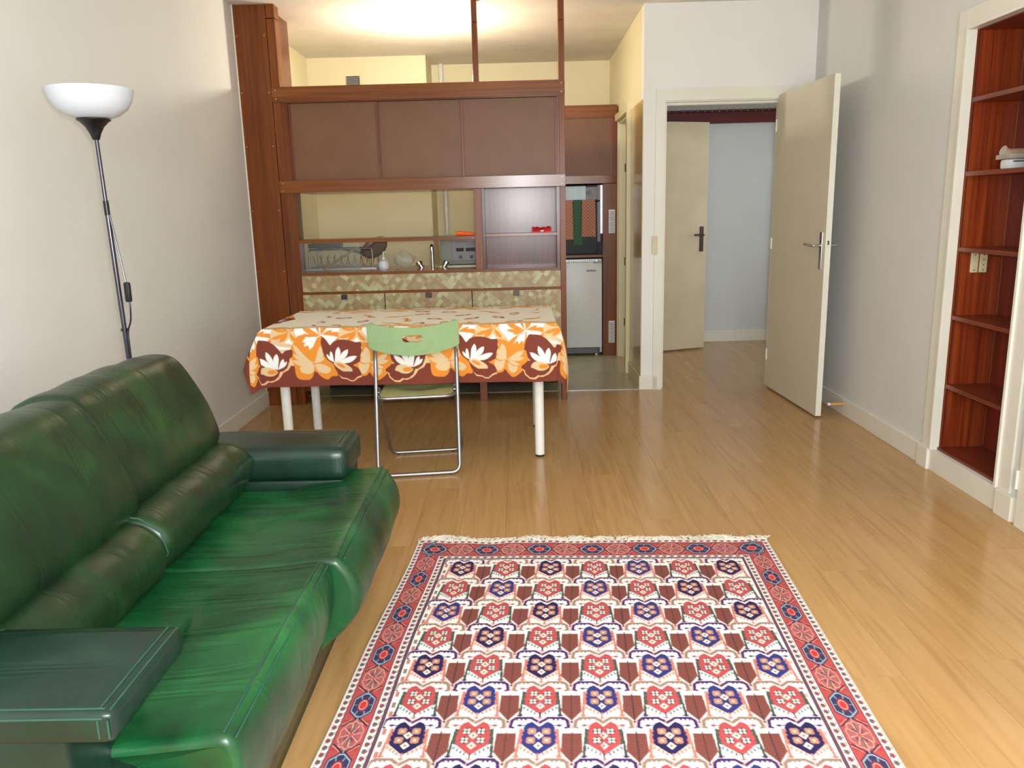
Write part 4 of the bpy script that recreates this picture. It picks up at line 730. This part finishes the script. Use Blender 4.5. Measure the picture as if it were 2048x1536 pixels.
# centre motifs: little leaves and blossoms
cc.a = base_img
for k in range(60):
    for _ in range(30):
        x, y = random.uniform(0.36, CW - 0.36), random.uniform(0.37, CH - 0.37)
        if all(math.hypot(x - a, y - b_) > 0.135 for a, b_ in cs.setdefault('p', [])): break
    else: continue
    cs['p'].append((x, y)); a = random.uniform(0, PI); ca, sa = math.cos(a), math.sin(a); tt = lambda L, s=1: [(x + (p * ca - q2 * sa) * s, y + (p * sa + q2 * ca) * s) for p, q2 in L]
    kind = k % 3
    if kind < 2:
        cc.poly(tt(smooth([(-.05, 0), (-.02, .026), (.02, .03), (.052, .006), (.02, -.02), (-.02, -.024)])), (160, 98, 74) if kind else (184, 130, 92))
        for t in (-.5, -.1, .3, .7): cc.poly(tt(petal((-.01, -.018), (.034 * math.sin(t * 1.6), .026), .011)), (238, 226, 206))
    else:
        cc.poly(tt(smooth([(-.09, .01), (-.04, .03), (.0, .012), (.05, .03), (.09, -.005), (.04, -.02), (-.02, -.012)])), (232, 192, 126)); cc.poly(tt(petal((-.06, 0), (.06, .01), .018)), (196, 142, 92))
fin = cc.a; bwid = int(0.39 / cc.res); mn = np.minimum(np.minimum(dl, dr_), np.minimum(db, df))
inb = mn < int(0.385 / cc.res)
mb = np.minimum(np.minimum(dl * 3, dr_ * 3), np.minimum(db, df))
for key, dist in (('l', dl * 3), ('r', dr_ * 3), ('b', db), ('f', df)):
    sel = inb & (dist == mb); fin[sel] = cs[key][sel]
cc.a = fin; ccol = cc.down(2); Hc, Wc = ccol.shape[:2]
U2, V2 = np.meshgrid(np.linspace(0, CW, Wc), np.linspace(0, CH, Hc)); PXc = TX0 - OL + U2; PYc = TY1 + OB - V2
ax = np.maximum(np.maximum(TX0 - PXc, PXc - TX1), 0); sx_ = np.where(PXc < TX0, -1, 1); ay = np.maximum(np.maximum(TY0 - PYc, PYc - TY1), 0); sy_ = np.where(PYc < TY0, -1, 1)
bx, by = np.clip(PXc, TX0, TX1), np.clip(PYc, TY0, TY1)
r_ = np.hypot(ax, ay); th = np.arctan2(ay, np.maximum(ax, 1e-9)); corner = np.sin(2 * th) ** 2 * ((ax > 0) & (ay > 0))
kk = np.where(sx_ < 0, 0.30, 0.10) * corner; wave = 0.010 * np.sin(PXc * 9.0 + 0.6) + 0.006 * np.sin(PXc * 21) + 0.008 * np.sin(PYc * 13)
flare = 0.012 * (1 - np.exp(-r_ / 0.012)) + r_ * (0.03 + kk) + wave * (r_ / 0.3) ** 1.3 + np.where(sx_ < 0, 0.10, 0.0) * r_ * (ax > 0)
rho = np.minimum(flare, r_ * 0.95); drop = np.sqrt(np.maximum(r_ ** 2 - (np.maximum(rho - 0.004, 0)) ** 2, 0)) * np.where(r_ < 0.004, r_ / 0.004 * 0.7, 1)
fold = 0.018 * np.sin(6 * th) * corner * np.clip(r_ / 0.3, 0, 1)
rf = corner * (sx_ > 0) * (sy_ < 0); lobe = np.sin(np.clip(r_ / 0.45, 0, 1) * PI * 0.86) ** 0.8
rho = np.where(rf > 0, np.minimum(0.012 * (1 - np.exp(-r_ / 0.012)) + 0.02 * r_, r_), rho); drop = np.where(rf > 0, r_ * np.where(r_ < 0.004, r_ / 0.004 * 0.7, 1) * 0.99, drop)
dxy = np.dstack([np.cos(th) * sx_ * (r_ > 0), np.sin(th) * sy_ * (r_ > 0)])
Xc = bx + dxy[..., 0] * rho - dxy[..., 1] * fold; Yc_ = by + dxy[..., 1] * rho + dxy[..., 0] * fold; Zc = TZ + 0.0035 - drop + 0.0012 * np.sin(PXc * 17 + PYc * 11) * (r_ == 0) + 0.0016 * (r_ == 0)
Xc = Xc + rf * 0.056 * lobe; Yc_ = Yc_ - rf * 0.030 * lobe + 0.012 * np.sin(4 * th) * rf * lobe
ctr = WL[tbl.name]; cpos = np.dstack([Xc - ctr[0], Yc_ - ctr[1], Zc])
tc_ = grid_object('tablecloth', 'cloth_print', cpos, ccol, None); tc_.location = ctr
sm_ = tc_.modifiers.new('thickness', 'SOLIDIFY'); sm_.thickness = 0.0012; sm_.offset = 1.0
tc_['label'] = 'cream, orange and brown flower-print tablecloth hanging over the dining table'; tc_['category'] = 'tablecloth'

# ------------------------------------------------------------------ folding chair
ch = thing('folding_chair', (-0.54, 4.1, 0), 'folding chair with pale green plastic backrest and silver tubes, pulled up to the table', 'chair')
xl, xr = -0.752, -0.338; sk = 0.125                            # sk: slight turn of the chair (right side a little further back)
Yo = lambda x, y: y + (x + 0.545) * sk
TR = 0.0105
path = [(xl + 0.004, Yo(xl, 4.02), 0.775), (xl, Yo(xl, 4.075), 0.60), (xl + 0.008, Yo(xl, 3.915), 0.012), (xr + 0.008, Yo(xr, 3.915), 0.012), (xr, Yo(xr, 4.075), 0.60), (xr - 0.004, Yo(xr, 4.02), 0.775)]
bm = bmesh.new(); tube(bm, fillet(path, 0.045, 8), TR, 14); obj('rear_frame', bm, 'steel_tube', ch, True)
path = [(xl + 0.012, Yo(xl, 4.045), 0.445), (xl + 0.012, Yo(xl, 4.32), 0.012), (xr - 0.006, Yo(xr, 4.32), 0.012), (xr - 0.012, Yo(xr, 4.045), 0.445)]
bm = bmesh.new(); tube(bm, fillet(path, 0.05, 8), 0.009, 14); obj('front_frame', bm, 'steel_tube', ch, True)
for x, y in ((-0.69, 3.915), (-0.38, 3.915), (-0.70, 4.32), (-0.40, 4.32)):
    bm = bmesh.new(); cyl(bm, (x, Yo(x, y), 0.0), (x, Yo(x, y), 0.011), 0.006, 10); obj('foot_pad', bm, 'rubber', ch)
# seat: vinyl panel in a tube rim
sx0, sx1, sy0, sy1, szr, szf = -0.735, -0.355, 3.965, 4.315, 0.405, 0.418
rim = fillet([(sx0, Yo(sx0, sy0), szr), (sx1, Yo(sx1, sy0), szr), (sx1, Yo(sx1, sy1), szf), (sx0, Yo(sx0, sy1), szf)], 0.05, 8, True)
bm = bmesh.new(); tube(bm, rim, 0.0095, 12, closed=True); obj('seat_rim', bm, 'steel_tube', ch, True)
bm = bmesh.new(); nx, ny = 20, 16; rows = []
for j in range(ny + 1):
    v = j / ny; row = []
    for i in range(nx + 1):
        u = i / nx; rc = 0.06; ux, vy = abs(u - .5) * 2, abs(v - .5) * 2; cut = max(0, ux ** 8 + vy ** 8 - 1.0) * 0.03
        x = sx0 + 0.002 + (sx1 - sx0 - 0.004) * u; x -= math.copysign(cut, u - .5); y = sy0 + (sy1 - sy0) * v - math.copysign(cut, v - .5)
        z = szr + (szf - szr) * v + 0.010 - 0.022 * math.exp(-((u - .5) / .28) ** 2 - ((v - .62) / .25) ** 2); row.append(bm.verts.new((x, Yo(x, y), z)))
    rows.append(row)
for j in range(ny):
    for i in range(nx): bm.faces.new((rows[j][i], rows[j][i + 1], rows[j + 1][i + 1], rows[j + 1][i]))
g = bmesh.ops.extrude_face_region(bm, geom=bm.faces[:]); bmesh.ops.translate(bm, vec=(0, 0, -0.012), verts=[q_ for q_ in g['geom'] if isinstance(q_, bmesh.types.BMVert)])
obj('seat', bm, 'seat_vinyl', ch, True)
for x in (xl, xr):
    s1 = sx0 if x == xl else sx1
    for yy, z in ((4.03, 0.425), (4.026, 0.407)): bm = bmesh.new(); cyl(bm, (x, Yo(x, yy), z), (s1, Yo(s1, yy), z), 0.004, 8); obj('pivot', bm, 'chrome', ch)
# backrest: curved plate with a grip slot
bx0, bx1 = -0.776, -0.318; NX, NZ = 60, 22; xc = (bx0 + bx1) / 2
zt = lambda u: 0.792 - 0.030 * (1 - (2 * u - 1) ** 2) ; zb = lambda u: 0.655 - 0.042 * (1 - (2 * u - 1) ** 2)
hx, hz, hr = 0.052, 0.018, 0.018
bm = bmesh.new(); rows = []
for j in range(NZ + 1):
    row = []
    for i in range(NX + 1):
        u = i / NX; v = j / NZ; x = bx0 + (bx1 - bx0) * u; z = zb(u) + (zt(u) - zb(u)) * v; e = min(u, 1 - u) * (bx1 - bx0); vv_ = abs(v - .5) * 2
        if e < 0.03: zc_ = (zb(u) + zt(u)) / 2; z = zc_ + (z - zc_) * (1 - 0.10 * (1 - e / 0.03) ** 2)
        y = Yo(x, 4.035) - (z - 0.72) * 0.28 - 0.042 * (1 - (2 * u - 1) ** 2) - 0.012; row.append(bm.verts.new((x, y, z)))
    rows.append(row)
slot = lambda x, z: ((max(abs(x - xc) - (hx - hr), 0)) ** 2 + (z - 0.704) ** 2) ** .5 < hr
for j in range(NZ):
    for i in range(NX):
        q4 = (rows[j][i], rows[j][i + 1], rows[j + 1][i + 1], rows[j + 1][i]); cxx = sum(q_.co.x for q_ in q4) / 4; czz = sum(q_.co.z for q_ in q4) / 4
        if not slot(cxx, czz): bm.faces.new(q4)
bmesh.ops.delete(bm, geom=[v for v in bm.verts if not v.link_faces], context='VERTS')
for v in bm.verts:                                            # snap the slot rim to a clean stadium shape
    if v.is_boundary and abs(v.co.x - xc) < 0.07 and abs(v.co.z - 0.704) < 0.028:
        px = max(-(hx - hr), min(hx - hr, v.co.x - xc)); d = Vector((v.co.x - xc - px, 0, v.co.z - 0.704))
        if d.length > 1e-6: d = d.normalized() * hr; v.co.x = xc + px + d.x; v.co.z = 0.704 + d.z
g = bmesh.ops.extrude_face_region(bm, geom=bm.faces[:]); bmesh.ops.translate(bm, vec=(0, 0.012, 0), verts=[q_ for q_ in g['geom'] if isinstance(q_, bmesh.types.BMVert)])
obj('backrest', bm, 'green_plastic', ch, True)
for x in (xl, xr):
    bm = bmesh.new(); tube(bm, [(x, Yo(x, 4.07), 0.635), (x, Yo(x, 4.0185), 0.782), (x, Yo(x, 4.017), 0.788)], 0.015, 12, taper=[0.015, 0.015, 0.008]); obj('back_sleeve', bm, 'green_plastic', ch, True)

# ------------------------------------------------------------------ floor lamp
LX, LY = -1.452, 2.90
lm = thing('floor_lamp', (LX, LY, 0), 'black uplighter floor lamp with white bowl shade behind the sofa', 'lamp')
bm = bmesh.new(); lathe(bm, [(0.13, 0.0), (0.135, 0.006), (0.125, 0.018), (0.03, 0.028), (0.012, 0.04)], LX, LY, 36); obj('base', bm, 'lamp_metal', lm, True)
lean = lambda z: (LX - 0.015 * (z - 0.83) / 0.8, LY, z)
bm = bmesh.new(); tube(bm, [lean(0.04), lean(1.37)], 0.0085, 14); tube(bm, [lean(1.36), lean(1.612)], 0.0068, 14); obj('pole', bm, 'lamp_metal', lm, True)
bm = bmesh.new(); tube(bm, [lean(1.345), lean(1.395)], 0.0094, 14); obj('pole_joint', bm, 'black_plastic', lm, True)
tx, ty, _ = lean(1.66)
bm = bmesh.new(); lathe(bm, [(0.010, 1.602), (0.013, 1.606), (0.018, 1.622), (0.030, 1.645), (0.046, 1.662), (0.056, 1.668), (0.055, 1.672), (0.02, 1.672)], tx, ty, 32); obj('cone_holder', bm, 'black_plastic', lm, True)
prof = [(0.02, 1.6725), (0.055, 1.6735), (0.085, 1.684), (0.112, 1.704), (0.130, 1.732), (0.1395, 1.770), (0.1365, 1.770), (0.127, 1.734), (0.109, 1.708), (0.083, 1.689), (0.055, 1.679), (0.02, 1.678)]
bm = bmesh.new(); lathe(bm, prof, tx, ty, 48); obj('bowl_shade', bm, 'opal_shade', lm, True)
bm = bmesh.new(); tube(bm, fillet([(LX - 0.005, LY, 1.36), (LX + 0.012, LY - 0.006, 1.25), (LX + 0.030, LY - 0.012, 1.115), (LX + 0.036, LY - 0.012, 1.05), (LX + 0.036, LY - 0.012, 1.02), (LX + 0.030, LY - 0.008, 0.965), (LX + 0.012, LY - 0.006, 0.93), (LX + 0.013, LY - 0.006, 0.5), (LX + 0.014, LY - 0.006, 0.05)], 0.05, 5), 0.0032, 8); obj('cord', bm, 'lamp_metal', lm, True)
bm = NB((LX + 0.023, LX + 0.045, LY - 0.022, LY - 0.003, 1.035, 1.108), bev=0.008); obj('cord_switch', bm, 'black_plastic', lm, True)
bm = bmesh.new(); tube(bm, [lean(0.928), lean(0.938)], 0.0125, 12); obj('cord_clip', bm, 'black_plastic', lm, True)

# ------------------------------------------------------------------ green leather sofa
def resample(L, n):
    P = np.array(smooth(L, 8)); d = np.hypot(*np.diff(np.vstack([P, P[:1]]), axis=0).T); s = np.concatenate([[0], np.cumsum(d)]); t = np.linspace(0, s[-1], n, endpoint=False)
    Q = np.vstack([P, P[:1]]); return np.stack([np.interp(t, s, Q[:, 0]), np.interp(t, s, Q[:, 1])], 1)
def pillow(prof, a0, a1, mapf, rad=0.03, puff=0.01, n=56, m=30, seed=0, wr=0.003, xs=None):
    """closed 2-D profile swept from a0 to a1, ends rounded off; mapf(p, q, a) -> xyz; xs(p,a): optional shift of the sweep limits"""
    P = resample(prof, n); T = np.roll(P, -1, 0) - np.roll(P, 1, 0); T /= np.linalg.norm(T, axis=1)[:, None]; N = np.stack([T[:, 1], -T[:, 0]], 1)
    if ((np.roll(P, -1, 0)[:, 0] - P[:, 0]) * (np.roll(P, -1, 0)[:, 1] + P[:, 1])).sum() < 0: N = N
    ctr_ = P.mean(0); N = np.where(((P - ctr_) * N).sum(1)[:, None].mean() < 0, -N, N)
    bm = bmesh.new(); rings = []
    u = (1 - np.cos(np.linspace(0, PI, m))) / 2; av = a0 + (a1 - a0) * u; ph = rng.random(6) * 6.28
    for a in av:
        d = min(abs(a - a0), abs(a1 - a)); ins = rad - math.sqrt(max(0, rad * rad - max(0, rad - d) ** 2)); t = (a - a0) / (a1 - a0); ring = []
        for (p, q_), (nx_, nz_) in zip(P, N):
            off = -ins + puff * math.sin(PI * t) ** 0.7 + wr * (math.sin(a * 38 + p * 14 + ph[0]) * math.sin(q_ * 20 + p * 9 + ph[1]) + .6 * math.sin(a * 17 + ph[2] + q_ * 30)) * (1 if d > 0.02 else d / 0.02)
            aa = a if xs is None else xs(p, a); ring.append(bm.verts.new(mapf(p + nx_ * off, q_ + nz_ * off, aa)))
        rings.append(ring)
    for A, B in zip(rings, rings[1:]):
        for k in range(n): bm.faces.new((A[k], A[(k + 1) % n], B[(k + 1) % n], B[k]))
    for ring in (rings[0], rings[-1]):
        c_ = sum((v.co for v in ring), Vector()) / n; cvx = bm.verts.new(c_)
        for k in range(n): bm.faces.new((ring[k], ring[(k + 1) % n], cvx))
    return bm
XZ = lambda p, q_, a: (p, a, q_)
so = thing('leather_sofa', (-0.95, 1.95, 0), 'green two-seater leather sofa along the left wall in front of the floor lamp', 'sofa')
YS = 1.955
seat_prof = [(-1.08, 0.36), (-1.02, 0.415), (-0.9, 0.418), (-0.75, 0.422), (-0.62, 0.434), (-0.55, 0.441), (-0.515, 0.441), (-0.497, 0.437), (-0.486, 0.425), (-0.466, 0.395), (-0.450, 0.345), (-0.455, 0.285), (-0.492, 0.232), (-0.542, 0.188), (-0.575, 0.165), (-0.66, 0.16), (-0.9, 0.19), (-1.06, 0.23)]
def seat_limits(y0r, y1r, y0f, y1f):
    def f(p, a):                                             # front T part reaches past the arm, rear part stays between the arms
        k = min(1, max(0, (p + 0.775) / 0.035)); k = k * k * (3 - 2 * k); lo = y0r + (y0f - y0r) * k; hi = y1r + (y1f - y1r) * k; return lo + (hi - lo) * a
    return f
near_prof = seat_prof[:5] + [(-0.58, 0.438), (-0.550, 0.441), (-0.532, 0.439), (-0.520, 0.427), (-0.510, 0.39), (-0.511, 0.33), (-0.526, 0.27), (-0.552, 0.21), (-0.580, 0.167)] + seat_prof[-3:]
def seat2(y0r, y1r, y0f, y1f, dx):
    f = seat_limits(y0r, y1r, y0f, y1f); pr = [(x + dx, z) for x, z in seat_prof] if dx == 0 else near_prof; L = (y1f - y0f)
    bm = pillow(pr, 0.0, L, lambda p, q_, a: (p, f(p, a / L), q_), rad=0.020 if dx == 0 else 0.015, puff=0.009, n=130, m=60, wr=0.0022); return bm
s_far = obj('seat_cushion', seat2(YS + 0.003, 2.572, YS + 0.003, 2.742, 0.0), 'leather_green', so, True)
s_near = obj('seat_cushion', seat2(1.405, YS - 0.003, 1.225, YS - 0.003, -0.030), 'leather_green', so, True)
def seam_y(x, z, y0, y1, par, sag=0.0):
    bm = bmesh.new(); pts = [(x, y0 + (y1 - y0) * k / 20, z + sag * math.sin(PI * k / 20)) for k in range(21)]; tube(bm, pts, 0.0022, 6); obj('seam', bm, 'leather_seam', par, True)
for (cush, dx, y0, y1) in ((s_far, 0.0, YS + 0.022, 2.722), (s_near, -0.0345, 1.24, YS - 0.022)):
    seam_y(-0.503 + dx, 0.4455, y0, y1, cush, 0.004); seam_y(-0.483 + dx, 0.4345, y0, y1, cush, 0.004)
def seam_end(cush, prof, y, dx, i0, i1, off=0.004):
    pts = [(x + dx, y, z + 0.0) for x, z in prof[i0:i1]]; bm = bmesh.new(); tube(bm, fillet(pts, 0.05, 4), 0.0025, 6); obj('seam', bm, 'leather_seam', cush, True)
back_prof = [(-1.022, 0.60), (-1.035, 0.69), (-1.078, 0.785), (-1.135, 0.872), (-1.19, 0.893), (-1.262, 0.885), (-1.318, 0.842), (-1.318, 0.74), (-1.272, 0.60), (-1.215, 0.535), (-1.10, 0.535)]
b_far = obj('back_cushion', pillow(back_prof, YS + 0.003, 2.595, XZ, rad=0.018, puff=0.009, n=80, m=40, wr=0.002), 'leather_green_shaded', so, True)
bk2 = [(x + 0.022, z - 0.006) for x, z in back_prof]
b_near = obj('back_cushion', pillow(bk2, 1.30, YS - 0.003, XZ, rad=0.018, puff=0.009, n=80, m=40, wr=0.002), 'leather_green_shaded', so, True)
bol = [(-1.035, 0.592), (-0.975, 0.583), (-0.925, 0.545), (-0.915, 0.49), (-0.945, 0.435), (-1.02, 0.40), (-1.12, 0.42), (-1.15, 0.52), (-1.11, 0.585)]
obj('lumbar_roll', pillow(bol, 1.90, 2.585, XZ, rad=0.022, puff=0.006, n=56, m=28, wr=0.003), 'leather_green_shaded', so, True); obj('lumbar_roll', pillow([(x + 0.006, z - .004) for x, z in bol], 1.34, 1.894, XZ, rad=0.022, puff=0.006, n=56, m=28, wr=0.003), 'leather_green_shaded', so, True)
bm = bmesh.new(); tube(bm, [(-1.035, 1.897, 0.597), (-0.975, 1.897, 0.588), (-0.925, 1.897, 0.55), (-0.913, 1.897, 0.495), (-0.945, 1.897, 0.435)], 0.0024, 8); obj('seam', bm, 'leather_seam', so, True)
# arms: flat pad on an inset panel
def soft_box(x0, x1, y0, y1, z0, z1, rad, sag=0.0):
    bm = NB((x0, x1, y0, y1, z0, z1)); bmesh.ops.subdivide_edges(bm, edges=bm.edges[:], cuts=9, use_grid_fill=True)
    cx, cy, cz = (x0 + x1) / 2, (y0 + y1) / 2, (z0 + z1) / 2; hx_, hy_, hz_ = (x1 - x0) / 2, (y1 - y0) / 2, (z1 - z0) / 2
    for v in bm.verts:
        u = [(v.co.x - cx) / hx_, (v.co.y - cy) / hy_, (v.co.z - cz) / hz_]
        u = [math.copysign(1 - (1 - abs(q_)) ** 1.7, q_) if abs(q_) < 1 else q_ for q_ in u]
        p = Vector((u[0] * hx_, u[1] * hy_, u[2] * hz_)); inn = Vector((max(-(hx_ - rad), min(hx_ - rad, p.x)), max(-(hy_ - rad), min(hy_ - rad, p.y)), max(-(hz_ - rad), min(hz_ - rad, p.z)))); d = p - inn
        if d.length > rad: p = inn + d.normalized() * rad
        p.z += sag * (1 - u[0] ** 2) * (1 - u[1] ** 2) * (1 if u[2] > 0 else 0); v.co = Vector((cx, cy, cz)) + p
    return bm
for (y0, y1, z0, z1, nose, near) in ((2.578, 2.850, 0.440, 0.558, -0.598, False), (1.098, 1.372, 0.526, 0.582, -0.650, True)):
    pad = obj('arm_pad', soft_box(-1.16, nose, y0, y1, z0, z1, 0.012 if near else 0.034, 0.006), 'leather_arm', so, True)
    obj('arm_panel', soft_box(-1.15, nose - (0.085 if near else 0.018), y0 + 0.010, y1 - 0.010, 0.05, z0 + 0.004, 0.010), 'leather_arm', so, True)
    k_ = 0.004 if near else 0.016
    for a, b_ in ((0.012, 0.0008), (0.0008, -0.010)):
        zz_ = z1 + (0.001 if near else -0.006) + b_ - 0.001; e = y0 + a if near else y0 + k_ * .6 + a
        if not near: continue
        bm = bmesh.new(); tube(bm, [(-1.12, e, zz_), (-0.9, e, zz_), (nose - 0.014, e, zz_)], 0.0016, 6); obj('seam', bm, 'leather_seam', pad, True)
    for a, b_ in ((0.022, 0.0012), (0.006, -0.001)):
        xs_ = nose - a - (0 if near else 0.016); yy0, yy1 = y0 + (0.012 if near else 0.034), y1 - (0.012 if near else 0.034)
        bm = bmesh.new(); tube(bm, [(xs_, yy0, z1 + b_), (xs_, (yy0 + yy1) / 2, z1 + b_ + 0.0012), (xs_, yy1, z1 + b_)], 0.0016, 6); obj('seam', bm, 'leather_seam', pad, True)
        bm = bmesh.new(); tube(bm, [(xs_, y0 - 0.0006, z1 - (0.012 if near else 0.036)), (xs_, y0 - 0.0006, z0 + (0.012 if near else 0.03))], 0.0016, 6); obj('seam', bm, 'leather_seam', pad, True)
obj('rear_frame', NB((-1.40, -1.13, 1.14, 2.82, 0.04, 0.56), bev=0.03), 'leather_green_shaded', so, True)
bp_ = [(-1.36, 0.03), (-1.36, 0.20), (-0.62, 0.20), (-0.575, 0.17), (-0.60, 0.06), (-0.625, 0.008), (-0.66, 0.004)]
obj('sofa_base', pillow(bp_, 1.30, 2.70, XZ, rad=0.01, puff=0.0, n=64, m=14, wr=0.0), 'leather_arm', so, True)
for x, y in ((-1.3, 1.2), (-1.3, 2.76), (-0.72, 1.2), (-0.72, 2.76)):
    bm = bmesh.new(); lathe(bm, [(0.02, 0.0), (0.026, 0.055)], x, y, 14); obj('foot', bm, 'black_plastic', so, True)
